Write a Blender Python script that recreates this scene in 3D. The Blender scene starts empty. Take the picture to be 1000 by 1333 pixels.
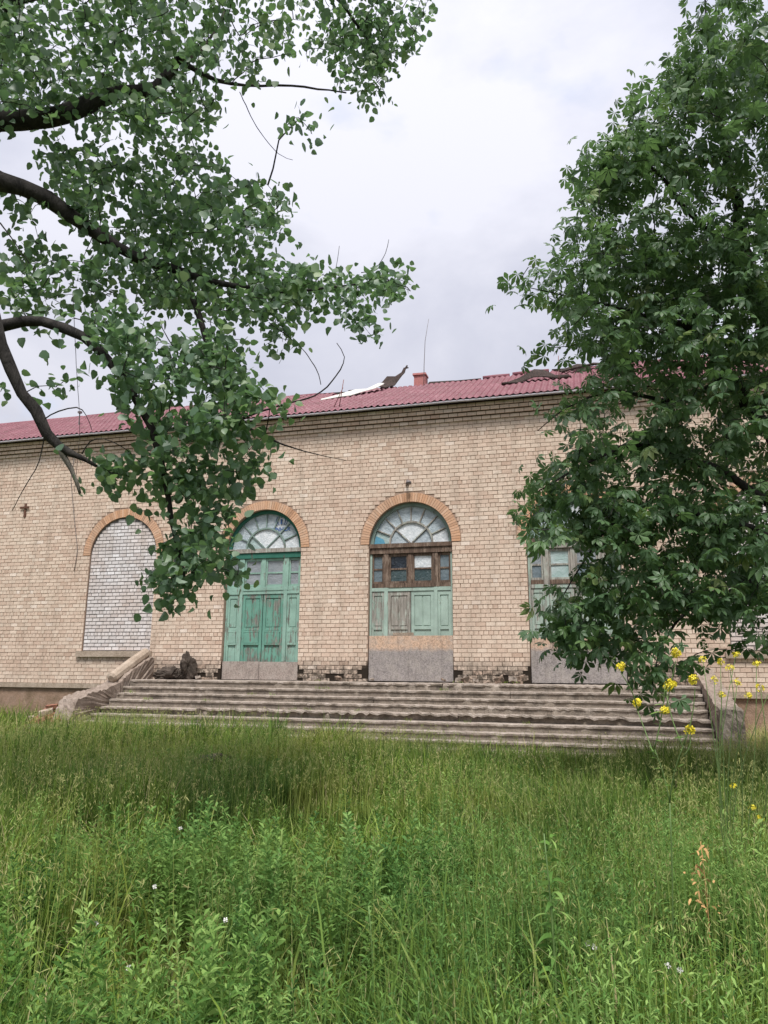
import bpy, math, random
import numpy as np
from mathutils import Vector, Matrix

scene = bpy.context.scene
rnd = random.Random(11)
nr = np.random.default_rng(5)

# ------------------------------------------------------------------ camera
cam_data = bpy.data.cameras.new("camera")
cam = bpy.data.objects.new("camera", cam_data)
scene.collection.objects.link(cam)
scene.camera = cam
cam_data.sensor_fit = 'VERTICAL'
cam_data.sensor_height = 36.0
cam_data.sensor_width = 27.0
cam_data.lens = 25.91
cam_data.clip_start = 0.05
cam_data.clip_end = 2000
CAM = Vector((0, -19.603, 0.271))
_r, _u, _f = Vector((0.963836, 0.266409, 0.006774)), Vector((0.049272, -0.203128, 0.977912)), Vector((-0.2619, 0.942213, 0.208909))
cam.matrix_world = Matrix(((_r.x, _u.x, -_f.x, CAM.x), (_r.y, _u.y, -_f.y, CAM.y), (_r.z, _u.z, -_f.z, CAM.z), (0, 0, 0, 1)))
scene.render.resolution_x = 768
scene.render.resolution_y = 1024

# ------------------------------------------------------------------ view + light
scene.view_settings.view_transform = 'Standard'
scene.view_settings.look = 'None'
scene.view_settings.gamma = 1
scene.view_settings.use_curve_mapping = False
scene.view_settings.exposure = 1.6

SUN_DIR = Vector((0.12, -0.46, 0.88)).normalized()      # towards the sun
elev = math.asin(SUN_DIR.z)
azim = math.atan2(SUN_DIR.x, SUN_DIR.y)
sun_d = bpy.data.lights.new("sun", 'SUN')
sun_d.energy = 1.5
sun_d.angle = math.radians(16)
sun_d.color = (1.0, 0.965, 0.91)
sun = bpy.data.objects.new("sun", sun_d)
scene.collection.objects.link(sun)
sun.rotation_euler = (-SUN_DIR).to_track_quat('-Z', 'Y').to_euler()

world = bpy.data.worlds.new("World")
scene.world = world
world.use_nodes = True
wn, wl = world.node_tree.nodes, world.node_tree.links
wn.clear()
def wnode(t, **k):
    n = wn.new(t)
    for a, b in k.items(): setattr(n, a, b)
    return n
w_out = wnode('ShaderNodeOutputWorld'); w_bg = wnode('ShaderNodeBackground')
w_bg.inputs['Strength'].default_value = 0.1
w_sky = wnode('ShaderNodeTexSky', sky_type='NISHITA', sun_disc=False)
w_sky.sun_elevation = elev; w_sky.sun_rotation = azim; w_sky.dust_density = 2.0
w_tc = wnode('ShaderNodeTexCoord')
w_map = wnode('ShaderNodeMapping'); w_map.inputs['Scale'].default_value = (1.0, 1.0, 1.9); w_map.inputs['Location'].default_value = (3.1, 0.7, 1.3)
w_n1 = wnode('ShaderNodeTexNoise'); w_n1.inputs['Scale'].default_value = 2.6; w_n1.inputs['Detail'].default_value = 9; w_n1.inputs['Roughness'].default_value = 0.55; w_n1.inputs['Distortion'].default_value = 0.35
w_r1 = wnode('ShaderNodeValToRGB')
w_r1.color_ramp.elements[0].position = 0.36; w_r1.color_ramp.elements[0].color = (2.0, 2.04, 2.38, 1)
w_r1.color_ramp.elements[1].position = 0.60; w_r1.color_ramp.elements[1].color = (2.62, 2.62, 2.90, 1)
w_n2 = wnode('ShaderNodeTexNoise'); w_n2.inputs['Scale'].default_value = 4.5; w_n2.inputs['Detail'].default_value = 6
w_r2 = wnode('ShaderNodeValToRGB')           # thin places where the blue comes through
w_r2.color_ramp.elements[0].position = 0.64; w_r2.color_ramp.elements[0].color = (0.03, 0.03, 0.03, 1)
w_r2.color_ramp.elements[1].position = 0.78; w_r2.color_ramp.elements[1].color = (0.36, 0.36, 0.36, 1)
w_mix = wnode('ShaderNodeMixRGB')
# overcast: brighter towards the zenith, all round
w_sep = wnode('ShaderNodeSeparateXYZ')
w_mr = wnode('ShaderNodeMapRange'); w_mr.inputs['From Min'].default_value = 0.0; w_mr.inputs['From Max'].default_value = 1.0; w_mr.inputs['To Min'].default_value = 0.74; w_mr.inputs['To Max'].default_value = 1.5
w_mul = wnode('ShaderNodeMixRGB', blend_type='MULTIPLY'); w_mul.inputs['Fac'].default_value = 1
wl.new(w_tc.outputs['Generated'], w_map.inputs['Vector'])
wl.new(w_map.outputs[0], w_n1.inputs['Vector']); wl.new(w_map.outputs[0], w_n2.inputs['Vector'])
wl.new(w_n1.outputs['Fac'], w_r1.inputs[0]); wl.new(w_n2.outputs['Fac'], w_r2.inputs[0])
wl.new(w_tc.outputs['Generated'], w_sep.inputs[0]); wl.new(w_sep.outputs['Z'], w_mr.inputs['Value'])
wl.new(w_r1.outputs[0], w_mul.inputs[1]); wl.new(w_mr.outputs[0], w_mul.inputs[2])
wl.new(w_mul.outputs[0], w_mix.inputs[1]); wl.new(w_sky.outputs[0], w_mix.inputs[2]); wl.new(w_r2.outputs[0], w_mix.inputs[0])
wl.new(w_mix.outputs[0], w_bg.inputs['Color']); wl.new(w_bg.outputs[0], w_out.inputs['Surface'])

# ------------------------------------------------------------------ helpers
COL = scene.collection
def link(o, parent=None):
    COL.objects.link(o)
    if parent is not None: o.parent = parent
    return o
def tag(o, label=None, cat=None, group=None, kind=None):
    if label: o['label'] = label
    if cat: o['category'] = cat
    if group: o['group'] = group
    if kind: o['kind'] = kind
    return o
def empty(name, loc, parent=None):
    o = bpy.data.objects.new(name, None); o.empty_display_size = 0.2
    o.location = loc
    return link(o, parent)

class MB:
    """collects simple shapes; verts in world coordinates"""
    def __init__(s): s.v = []; s.f = []; s.t = []
    def add(s, vs, fs, tone=0.0):
        b = len(s.v); s.v += [tuple(v) for v in vs]; s.f += [tuple(b + i for i in f) for f in fs]; s.t += [tone] * len(vs)
    def box(s, x0, x1, y0, y1, z0, z1, tone=0.0, jit=0.0, back=True):
        vs = [(x0,y0,z0),(x1,y0,z0),(x1,y0,z1),(x0,y0,z1),(x0,y1,z0),(x1,y1,z0),(x1,y1,z1),(x0,y1,z1)]
        if jit: vs = [(x+rnd.uniform(-jit,jit), y+rnd.uniform(-jit,jit), z+rnd.uniform(-jit,jit)) for x,y,z in vs]
        fs = [(0,1,2,3),(1,5,6,2),(4,0,3,7),(3,2,6,7),(0,4,5,1)]
        if back: fs.append((5,4,7,6))
        s.add(vs, fs, tone)
    def tube(s, pts, n=6, tone=0.0):
        """pts: (x,y,z,r)"""
        P = [Vector(p[:3]) for p in pts]; b = []
        up = Vector((0.13, 0.31, 0.94))
        for i, p in enumerate(P):
            d = (P[min(i+1, len(P)-1)] - P[max(i-1, 0)])
            if d.length < 1e-6: d = Vector((0,0,1))
            d.normalize(); a = d.cross(up)
            if a.length < 0.15: a = d.cross(Vector((1,0,0)))
            a.normalize(); c = d.cross(a)
            b.append([p + (a*math.cos(2*math.pi*k/n) + c*math.sin(2*math.pi*k/n))*pts[i][3] for k in range(n)])
        vs = [v for r in b for v in r]; fs = []
        for i in range(len(P)-1):
            for k in range(n):
                fs.append((i*n+k, i*n+(k+1)%n, (i+1)*n+(k+1)%n, (i+1)*n+k))
        fs.append(tuple(range(n-1, -1, -1))); fs.append(tuple((len(P)-1)*n+k for k in range(n)))
        s.add(vs, fs, tone)
    def mesh(s, name, origin=(0,0,0), smooth=False):
        m = bpy.data.meshes.new(name)
        ox, oy, oz = origin
        m.from_pydata([(x-ox, y-oy, z-oz) for x, y, z in s.v], [], s.f)
        a = m.attributes.new('tone', 'FLOAT', 'POINT'); a.data.foreach_set('value', s.t)
        if smooth: m.polygons.foreach_set('use_smooth', [True]*len(m.polygons))
        m.update(); return m
    def build(s, name, mat, parent=None, smooth=False, origin=None):
        if origin is None: origin = parent_loc(parent)
        o = bpy.data.objects.new(name, s.mesh(name, origin, smooth)); o.data.materials.append(mat)
        if parent is None: o.location = origin
        return link(o, parent)
def parent_loc(p):
    l = Vector((0,0,0))
    while p is not None:
        l += p.location; p = p.parent
    return tuple(l)

def quads_mesh(name, V, tone=None, smooth=False, F=None):
    """V: (n,3) verts; F: (m,4) quads"""
    m = bpy.data.meshes.new(name)
    V = np.ascontiguousarray(V, dtype=np.float32); F = np.ascontiguousarray(F, dtype=np.int32)
    m.vertices.add(len(V)); m.vertices.foreach_set('co', V.ravel())
    m.loops.add(F.size); m.loops.foreach_set('vertex_index', F.ravel())
    m.polygons.add(len(F)); m.polygons.foreach_set('loop_start', np.arange(0, F.size, 4, dtype=np.int32))
    m.polygons.foreach_set('loop_total', np.full(len(F), 4, dtype=np.int32)) if hasattr(m.polygons[0], 'loop_total') and False else None
    if smooth: m.polygons.foreach_set('use_smooth', np.ones(len(F), dtype=bool))
    if tone is not None:
        a = m.attributes.new('tone', 'FLOAT', 'POINT'); a.data.foreach_set('value', np.ascontiguousarray(tone, dtype=np.float32))
    m.update(calc_edges=True); m.validate()
    return m

# ------------------------------------------------------------------ materials
class Mt:
    def __init__(s, name, rough=0.8, spec=0.3):
        s.m = bpy.data.materials.new(name); s.m.use_nodes = True
        s.n = s.m.node_tree.nodes; s.l = s.m.node_tree.links
        s.b = s.n['Principled BSDF']; s.out = s.n['Material Output']
        s.b.inputs['Roughness'].default_value = rough
        s.b.inputs['Specular IOR Level'].default_value = spec
        s.geo = None
    def node(s, t, **k):
        n = s.n.new(t)
        for a, b in k.items(): setattr(n, a, b)
        return n
    def pos(s):
        if s.geo is None: s.geo = s.node('ShaderNodeNewGeometry')
        return s.geo.outputs['Position']
    def noise(s, scale, detail=4, rough=0.55, stretch=(1,1,1), dist=0.0, obj=False):
        mp = s.node('ShaderNodeMapping'); mp.inputs['Scale'].default_value = stretch
        s.l.new(s.pos(), mp.inputs['Vector'])
        n = s.node('ShaderNodeTexNoise'); n.inputs['Scale'].default_value = scale; n.inputs['Detail'].default_value = detail
        n.inputs['Roughness'].default_value = rough; n.inputs['Distortion'].default_value = dist
        s.l.new(mp.outputs[0], n.inputs['Vector']); return n.outputs['Fac']
    def ramp(s, fac, stops, interp='LINEAR'):
        r = s.node('ShaderNodeValToRGB'); cr = r.color_ramp; cr.interpolation = interp
        while len(cr.elements) < len(stops): cr.elements.new(0.5)
        for e, (p, c) in zip(cr.elements, stops):
            e.position = p; e.color = (c, c, c, 1) if isinstance(c, (int, float)) else (*c, 1)
        s.l.new(fac, r.inputs[0]); return r.outputs[0]
    def mix(s, fac, a, b, mode='MIX'):
        x = s.node('ShaderNodeMixRGB', blend_type=mode)
        for i, v in ((0, fac), (1, a), (2, b)):
            if isinstance(v, (int, float)): x.inputs[i].default_value = v if i == 0 else (v, v, v, 1)
            elif isinstance(v, tuple): x.inputs[i].default_value = (*v, 1)
            else: s.l.new(v, x.inputs[i])
        return x.outputs[0]
    def math(s, op, a, b=0.0, clamp=False):
        x = s.node('ShaderNodeMath', operation=op, use_clamp=clamp)
        for i, v in ((0, a), (1, b)):
            if isinstance(v, (int, float)): x.inputs[i].default_value = v
            else: s.l.new(v, x.inputs[i])
        return x.outputs[0]
    def tone(s):
        a = s.node('ShaderNodeAttribute', attribute_name='tone'); b = s.node('ShaderNodeAttribute', attribute_name='tone', attribute_type='OBJECT')
        return s.math('ADD', a.outputs['Fac'], b.outputs['Fac'])
    def sepz(s, i='Z'):
        x = s.node('ShaderNodeSeparateXYZ'); s.l.new(s.pos(), x.inputs[0]); return x.outputs[i]
    def color(s, c):
        if isinstance(c, tuple): s.b.inputs['Base Color'].default_value = (*c, 1)
        else: s.l.new(c, s.b.inputs['Base Color'])
        return s
    def bump(s, h, strength=0.4, dist=0.01):
        b = s.node('ShaderNodeBump'); b.inputs['Strength'].default_value = strength; b.inputs['Distance'].default_value = dist
        s.l.new(h, b.inputs['Height']); s.l.new(b.outputs[0], s.b.inputs['Normal']); return s
    def rough(s, v):
        s.l.new(v, s.b.inputs['Roughness']); return s

def low_dirt(M, z1, z0, nz):
    """soil and damp crust with a ragged upper edge near the landing"""
    z = M.sepz('Z')
    a = M.math('ADD', z, M.math('MULTIPLY', M.math('SUBTRACT', nz, 0.5), 0.55))
    mr = M.node('ShaderNodeMapRange'); mr.inputs['From Min'].default_value = z1; mr.inputs['From Max'].default_value = z0
    mr.inputs['To Min'].default_value = 0; mr.inputs['To Max'].default_value = 1
    M.l.new(a, mr.inputs['Value']); return mr.outputs[0]

def brick_mat(name, stops, stain=True):
    M = Mt(name, 0.88, 0.25)
    c = M.ramp(M.tone(), stops)
    big = M.noise(0.55, 3, 0.6)
    c = M.mix(M.ramp(big, [(0.4, 0.0), (0.7, 0.42)]), c, (0.58, 0.42, 0.33), 'MIX')
    strk = M.noise(1.7, 6, 0.68, (1.8, 1.8, 0.22))
    c = M.mix(M.ramp(strk, [(0.48, 0.0), (0.72, 0.5)]), c, (0.34, 0.28, 0.22), 'MIX')
    fine = M.noise(45, 3, 0.6)
    c = M.mix(0.45, c, M.ramp(fine, [(0.3, 0.55), (0.7, 1.2)]), 'MULTIPLY')
    if stain:
        n = M.noise(3.0, 6, 0.7)
        d = low_dirt(M, 0.60, 0.16, n)
        xx = M.math('ADD', M.math('ABSOLUTE', M.math('ADD', M.sepz('X'), 5.0)), M.math('MULTIPLY', n, 0.8))
        d = M.math('MULTIPLY', d, M.math('LESS_THAN', xx, 7.9))
        patch = M.ramp(M.noise(8, 5, 0.75), [(0.36, 0.15), (0.55, 1.0)])
        c = M.mix(M.math('MULTIPLY', M.math('MULTIPLY', d, patch), 0.9), c, (0.055, 0.045, 0.034), 'MIX')
    M.color(c).bump(M.noise(60, 4, 0.7), 0.5, 0.006)
    return M.m
MAT = {}
MAT['brick'] = brick_mat('cream_brick', [(0.0, (0.52,0.38,0.295)), (0.2, (0.60,0.455,0.36)), (0.6, (0.68,0.55,0.445)), (0.88, (0.71,0.59,0.485)), (1.0, (0.77,0.66,0.57))])
MAT['arch_brick'] = brick_mat('orange_brick', [(0.0, (0.42,0.235,0.14)), (0.5, (0.60,0.34,0.20)), (1.0, (0.68,0.45,0.31))], False)
MAT['white_brick'] = brick_mat('white_brick', [(0.0, (0.55,0.5,0.49)), (0.5, (0.66,0.63,0.63)), (1.0, (0.80,0.78,0.79))], False)
def mortar_mat(name, a, b):
    M = Mt(name, 0.95, 0.1)
    c = M.ramp(M.noise(14, 5, 0.7), [(0.3, a), (0.7, b)])
    if name == 'mortar':
        n = M.noise(3.0, 6, 0.7); d = low_dirt(M, 0.66, 0.3, n)
        xx = M.math('ADD', M.math('ABSOLUTE', M.math('ADD', M.sepz('X'), 5.0)), M.math('MULTIPLY', n, 0.8))
        c = M.mix(M.math('MULTIPLY', d, M.math('LESS_THAN', xx, 7.9)), c, (0.028, 0.022, 0.017))
    M.color(c).bump(M.noise(50, 4), 0.5, 0.006); return M.m
MAT['mortar'] = mortar_mat('mortar', (0.27,0.185,0.14), (0.40,0.30,0.235))
MAT['shadow_line_mortar'] = mortar_mat('shadow_line_mortar', (0.07,0.048,0.035), (0.15,0.105,0.08))  # mortar darkened in colour to paint shadow lines between the cornice courses
MAT['grey_mortar'] = mortar_mat('grey_mortar', (0.13,0.12,0.12), (0.24,0.225,0.22))
def concrete_mat(name, lo, mid, hi, sc=3.0, dirt=(0.055,0.047,0.038), amt=0.8):
    M = Mt(name, 0.93, 0.2)
    c = M.ramp(M.noise(sc, 6, 0.68), [(0.25, lo), (0.5, mid), (0.75, hi)])
    c = M.mix(M.ramp(M.noise(2.6, 7, 0.75), [(0.47, 0.0), (0.66, amt*0.8)]), c, dirt)
    c = M.mix(0.55, c, M.ramp(M.noise(38, 3, 0.7), [(0.3, 0.45), (0.7, 1.3)]), 'MULTIPLY')
    M.color(c).bump(M.noise(22, 6, 0.75), 0.9, 0.02); return M.m
MAT['step'] = concrete_mat('weathered_concrete', (0.17,0.14,0.112), (0.29,0.243,0.20), (0.40,0.345,0.29))
MAT['step_top'] = concrete_mat('pale_tread_concrete', (0.26,0.21,0.175), (0.37,0.315,0.27), (0.50,0.44,0.385), 5.0, (0.10,0.082,0.064), 0.75)  # paler mix for treads and upper nosing faces
MAT['cheek'] = concrete_mat('rough_render', (0.20,0.155,0.125), (0.30,0.24,0.20), (0.42,0.35,0.30), 4.0, (0.12,0.095,0.075), 0.4)
MAT['ledge'] = concrete_mat('ledge_cement', (0.32,0.25,0.19), (0.42,0.34,0.27), (0.50,0.42,0.34), 4, (0.16,0.12,0.08), 0.5)
MAT['plinth'] = concrete_mat('plinth_render', (0.20,0.13,0.085), (0.31,0.21,0.15), (0.38,0.27,0.21), 2.2, (0.13,0.1,0.06), 0.6)
MAT['apron'] = concrete_mat('apron_concrete', (0.25,0.2,0.15), (0.38,0.32,0.25), (0.45,0.39,0.31), 2.5, (0.14,0.12,0.06), 0.8)
MAT['rubble_red'] = concrete_mat('red_brick_rubble', (0.22,0.09,0.055), (0.33,0.15,0.1), (0.42,0.26,0.19), 8, (0.12,0.09,0.07), 0.4)
MAT['heap'] = concrete_mat('dark_heap', (0.03,0.025,0.02), (0.07,0.055,0.045), (0.16,0.13,0.11), 7, (0.02,0.02,0.015), 0.6)

def wood_mat(name, paint, bare, amount, darken=(0.06,0.045,0.035), rough=0.75):
    """amount: share of paint still on (0..1)"""
    M = Mt(name, rough, 0.25)
    grain = M.noise(26, 5, 0.7, (1, 1, 0.06), 0.6)
    w = M.ramp(grain, [(0.3, darken), (0.45, tuple(0.55*x for x in bare)), (0.62, bare), (0.8, tuple(min(1, 1.3*x) for x in bare))])
    flake = M.math('ADD', M.math('MULTIPLY', M.noise(5, 6, 0.72, (1, 1, 0.35)), 0.65), M.math('MULTIPLY', M.noise(30, 3, 0.6, (1, 1, 0.1)), 0.35))
    t = 0.66 - 0.32*amount
    f = M.ramp(flake, [(t-0.03, 0.0), (t+0.03, 1.0)])
    pc = M.mix(M.ramp(M.noise(2.2, 5, 0.65), [(0.35, 0.0), (0.7, 0.75)]), paint, tuple(0.62*x for x in paint))
    M.color(M.mix(f, w, pc)).bump(M.math('ADD', grain, f), 0.6, 0.008); return M.m
MAT['green'] = wood_mat('green_paint', (0.27,0.43,0.36), (0.30,0.28,0.25), 0.76)
MAT['green_worn'] = wood_mat('green_paint_worn', (0.15,0.33,0.26), (0.26,0.25,0.22), 0.60)
MAT['green_dark'] = wood_mat('dark_green_paint', (0.035,0.15,0.11), (0.12,0.11,0.09), 0.9)
MAT['pale_green'] = wood_mat('pale_green_paint', (0.36,0.47,0.41), (0.36,0.33,0.28), 0.86)
MAT['pale_worn'] = wood_mat('pale_green_worn', (0.36,0.45,0.39), (0.42,0.40,0.36), 0.55, (0.14,0.12,0.1))
MAT['grey_wood'] = wood_mat('grey_wood', (0.40,0.42,0.37), (0.38,0.35,0.31), 0.4, (0.13,0.11,0.09))
MAT['brown_wood'] = wood_mat('brown_wood', (0.24,0.18,0.14), (0.17,0.115,0.085), 0.35, (0.03,0.02,0.016))
MAT['pale_teal'] = wood_mat('pale_teal_paint', (0.22,0.30,0.27), (0.2,0.2,0.17), 0.75)
MAT['dark_wood'] = wood_mat('dark_wood', (0.07,0.045,0.04), (0.06,0.04,0.033), 0.3, (0.015,0.01,0.01))

def board_mat(name, low, high, split):
    M = Mt(name, 0.9, 0.2)
    v = M.node('ShaderNodeTexVoronoi'); v.inputs['Scale'].default_value = 42; M.l.new(M.pos(), v.inputs['Vector'])
    sp = M.node('ShaderNodeSeparateColor'); M.l.new(v.outputs['Color'], sp.inputs[0])
    z = M.math('ADD', M.sepz('Z'), M.math('MULTIPLY', M.noise(5, 5, 0.7), 0.22))
    f = M.ramp(M.math('SUBTRACT', z, split + 0.11 - 0.5), [(0.44, 0.0), (0.56, 1.0)])
    c = M.mix(f, low, high)
    c = M.mix(0.75, c, M.ramp(sp.outputs[0], [(0.0, 0.55), (0.5, 0.95), (1.0, 1.25)]), 'MULTIPLY')
    c = M.mix(M.ramp(M.noise(3.5, 6, 0.75), [(0.45, 0.0), (0.7, 0.6)]), c, (0.43,0.39,0.35))
    c = M.mix(M.ramp(M.noise(4, 6, 0.75, (2, 2, 0.3)), [(0.52, 0.0), (0.72, 0.65)]), c, (0.12,0.10,0.09))
    M.color(c).bump(sp.outputs[1], 0.6, 0.01); return M.m
MAT['chip_two'] = board_mat('chipboard_grey_below_orange', (0.30,0.27,0.26), (0.55,0.385,0.28), 0.80)
MAT['chip_grey'] = board_mat('chipboard_grey', (0.33,0.275,0.245), (0.36,0.31,0.28), 3.0)

def film_mat(name, a, b, rough=0.35, sc=7):
    M = Mt(name, rough, 0.5)
    n = M.noise(sc, 5, 0.6, (1,1,1), 1.2)
    M.color(M.ramp(n, [(0.3, a), (0.5, tuple((x+y)/2 for x, y in zip(a, b))), (0.7, b)])).bump(M.noise(sc*1.6, 4, 0.6, (1,1,1), 2.0), 0.7, 0.03); return M.m
MAT['film'] = film_mat('white_plastic_film', (0.25,0.31,0.345), (0.50,0.56,0.60))
MAT['film_bright'] = film_mat('bright_plastic_film', (0.45,0.5,0.53), (0.76,0.78,0.80))
MAT['curtain'] = film_mat('blue_grey_pane', (0.10,0.135,0.155), (0.17,0.21,0.235), 0.25, 3)
MAT['grey_pane'] = film_mat('grey_pane', (0.20,0.225,0.245), (0.29,0.31,0.33), 0.3, 3)
MAT['dark_pane'] = film_mat('dark_pane', (0.006,0.009,0.014), (0.03,0.04,0.055), 0.12, 5)
MAT['teal_dark'] = film_mat('dark_teal_pane', (0.03,0.055,0.06), (0.07,0.1,0.105), 0.2, 5)
MAT['green_film'] = film_mat('greenish_film', (0.25,0.36,0.34), (0.42,0.5,0.5), 0.35, 3)
def plain(name, c, rough=0.6, spec=0.4, metal=0.0):
    M = Mt(name, rough, spec)
    M.color(M.mix(0.5, c, M.ramp(M.noise(18, 5, 0.7), [(0.3, 0.55), (0.7, 1.25)]), 'MULTIPLY')).bump(M.noise(40, 4), 0.2, 0.004)
    M.b.inputs['Metallic'].default_value = metal; return M.m
MAT['ink'] = plain('blue_print', (0.05,0.12,0.30), 0.5)
MAT['blue_film'] = plain('blue_film', (0.10,0.30,0.42), 0.4)
MAT['gutter'] = plain('grey_metal', (0.36,0.34,0.36), 0.45)
MAT['rust'] = plain('rusty_iron', (0.12,0.055,0.035), 0.8)
MAT['steel'] = plain('dull_steel', (0.17,0.15,0.15), 0.5)
MAT['rod'] = plain('rod_red_brown', (0.20,0.09,0.085), 0.6)
MAT['white_sheet'] = plain('pale_sheet', (0.62,0.60,0.55), 0.6)
def roof_mat():
    M = Mt('red_metal_tile', 0.45, 0.35)
    c = M.ramp(M.noise(1.3, 5, 0.65), [(0.3, (0.15,0.048,0.062)), (0.6, (0.22,0.08,0.10)), (0.8, (0.30,0.14,0.165))])
    c = M.mix(M.ramp(M.noise(7, 4, 0.7, (1, 0.4, 0.4)), [(0.55, 0.0), (0.75, 0.5)]), c, (0.34,0.2,0.2))
    c = M.mix(M.ramp(M.noise(2.3, 6, 0.75), [(0.56, 0.0), (0.66, 0.6)]), c, (0.10,0.05,0.04))
    M.color(c).rough(M.ramp(M.noise(9, 4), [(0.3, 0.38), (0.7, 0.7)])).bump(M.noise(30, 3), 0.2, 0.004); return M.m
MAT['roof'] = roof_mat()
MAT['chimney'] = plain('pink_chimney_render', (0.42,0.17,0.16), 0.85)

def leaf_mat(name, stops, trans, tcol, rough=0.45, spec=0.45, fine=None):
    M = Mt(name, rough, spec)
    oi = M.node('ShaderNodeObjectInfo')
    a = M.node('ShaderNodeAttribute', attribute_name='tone')
    t = M.math('FRACT', M.math('ADD', a.outputs['Fac'], oi.outputs['Random']))
    c = M.ramp(t, stops)
    c = M.mix(M.ramp(M.noise(1.1, 3, 0.6), [(0.4, 0.0), (0.62, 0.45)]), c, fine or tcol)
    M.color(c)
    tr = M.node('ShaderNodeBsdfTranslucent'); M.l.new(M.mix(0.5, c, tcol), tr.inputs['Color'])
    mx = M.node('ShaderNodeMixShader'); mx.inputs[0].default_value = trans
    M.l.new(M.b.outputs[0], mx.inputs[1]); M.l.new(tr.outputs[0], mx.inputs[2]); M.l.new(mx.outputs[0], M.out.inputs['Surface'])
    return M.m
MAT['poplar'] = leaf_mat('poplar_leaf', [(0.0, (0.07,0.135,0.07)), (0.5, (0.105,0.195,0.09)), (0.85, (0.155,0.26,0.095)), (1.0, (0.24,0.35,0.12))], 0.45, (0.19,0.35,0.10), 0.5, 0.9, (0.115,0.205,0.14))
MAT['chestnut'] = leaf_mat('chestnut_leaf', [(0.0, (0.055,0.11,0.05)), (0.6, (0.085,0.165,0.07)), (0.9, (0.125,0.22,0.08)), (1.0, (0.23,0.29,0.09))], 0.40, (0.18,0.32,0.08), 0.5, 0.55, (0.10,0.18,0.085))
def grass_mat(name, stops, patch, dry):
    M = Mt(name, 0.6, 0.12)
    a = M.node('ShaderNodeAttribute', attribute_name='tone')
    c = M.ramp(a.outputs['Fac'], stops)
    c = M.mix(M.ramp(M.noise(0.45, 3, 0.6), [(0.42, 0.0), (0.62, 0.6)]), c, patch)
    c = M.mix(M.ramp(M.noise(0.7, 3, 0.6, (1,1,1), 1.0), [(0.52, 0.0), (0.70, 0.5)]), c, dry)
    M.color(c)
    tr = M.node('ShaderNodeBsdfTranslucent'); M.l.new(c, tr.inputs['Color'])
    mx = M.node('ShaderNodeMixShader'); mx.inputs[0].default_value = 0.34
    M.l.new(M.b.outputs[0], mx.inputs[1]); M.l.new(tr.outputs[0], mx.inputs[2]); M.l.new(mx.outputs[0], M.out.inputs['Surface'])
    return M.m
MAT['grass'] = grass_mat('grass_blades', [(0.0, (0.035,0.075,0.013)), (0.45, (0.125,0.21,0.032)), (0.8, (0.26,0.365,0.062)), (0.93, (0.40,0.46,0.14)), (1.0, (0.58,0.48,0.27))], (0.08,0.165,0.038), (0.32,0.32,0.07))
MAT['weeds'] = grass_mat('weed_leaves', [(0.0, (0.035,0.09,0.02)), (0.5, (0.135,0.265,0.05)), (1.0, (0.38,0.54,0.16))], (0.10,0.22,0.065), (0.28,0.40,0.09))
MAT['stalk'] = plain('green_stalk', (0.14,0.22,0.07), 0.6)
MAT['bud'] = plain('pale_green_bud', (0.25,0.36,0.10), 0.6)
MAT['dry_leaf'] = plain('dry_orange_leaf', (0.50,0.30,0.12), 0.8)
MAT['petal'] = plain('yellow_petal', (0.74,0.62,0.03), 0.6)
MAT['white_petal'] = plain('white_petal', (0.75,0.74,0.70), 0.6)
def bark(name, a, b):
    M = Mt(name, 0.92, 0.2)
    n = M.noise(16, 6, 0.7, (1, 1, 0.4), 0.6)
    M.color(M.ramp(n, [(0.35, a), (0.65, b)])).bump(n, 0.9, 0.03); return M.m
MAT['bark'] = bark('dark_bark', (0.018,0.016,0.016), (0.055,0.05,0.046))
MAT['dead_bark'] = bark('pale_dead_wood', (0.10,0.09,0.08), (0.22,0.20,0.17))
def ground_mat():
    M = Mt('soil_and_moss', 0.95, 0.1)
    c = M.ramp(M.noise(1.2, 6, 0.65), [(0.35, (0.05,0.065,0.022)), (0.55, (0.09,0.10,0.035)), (0.72, (0.20,0.165,0.09))])
    M.color(c).bump(M.noise(9, 6, 0.7), 0.9, 0.06); return M.m
MAT['ground'] = ground_mat()
MAT['path'] = mortar_mat('sandy_path', (0.28,0.22,0.13), (0.42,0.35,0.23))

# ================================================================== GROUND
GZ = -1.42
def ground():
    xs = np.concatenate([np.linspace(-400,-40,10), np.linspace(-38,24,63), np.linspace(26,400,10)])
    ys = np.concatenate([np.linspace(-400,-34,10), np.linspace(-32,14,47), np.linspace(16,400,10)])
    X, Y = np.meshgrid(xs, ys); Z = GZ + 0.05*np.sin(X*0.7+1)*np.sin(Y*0.6) + 0.02*nr.standard_normal(X.shape)
    V = np.stack([X.ravel(), Y.ravel(), Z.ravel()], 1); n = len(xs)
    i, j = np.meshgrid(np.arange(n-1), np.arange(len(ys)-1)); b = (j*n+i).ravel()
    F = np.stack([b, b+1, b+n+1, b+n], 1)
    m = quads_mesh('ground', V, smooth=True, F=F); m.materials.append(MAT['ground'])
    tag(link(bpy.data.objects.new('ground', m)), kind='structure')
ground()
def sheet(name, pts, z, mat, n=1):
    """irregular flat strip with real thickness"""
    b = MB(); k = len(pts)
    b.add([(x, y, z) for x, y in pts] + [(x, y, z-0.14) for x, y in pts], [tuple(range(k))] + [(i, i+k, (i+1)%k+k, (i+1)%k) for i in range(k)])
    return tag(b.build(name, mat), kind='structure')
def ragged(x0, x1, y0, y1, step=0.35, j=0.09):
    n = int((x1-x0)/step); p = [(x0+(x1-x0)*i/n, y0+rnd.uniform(-j, j)) for i in range(n+1)]
    return p + [(x1-(x1-x0)*i/n, y1+rnd.uniform(-j, j)) for i in range(n+1)]
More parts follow.
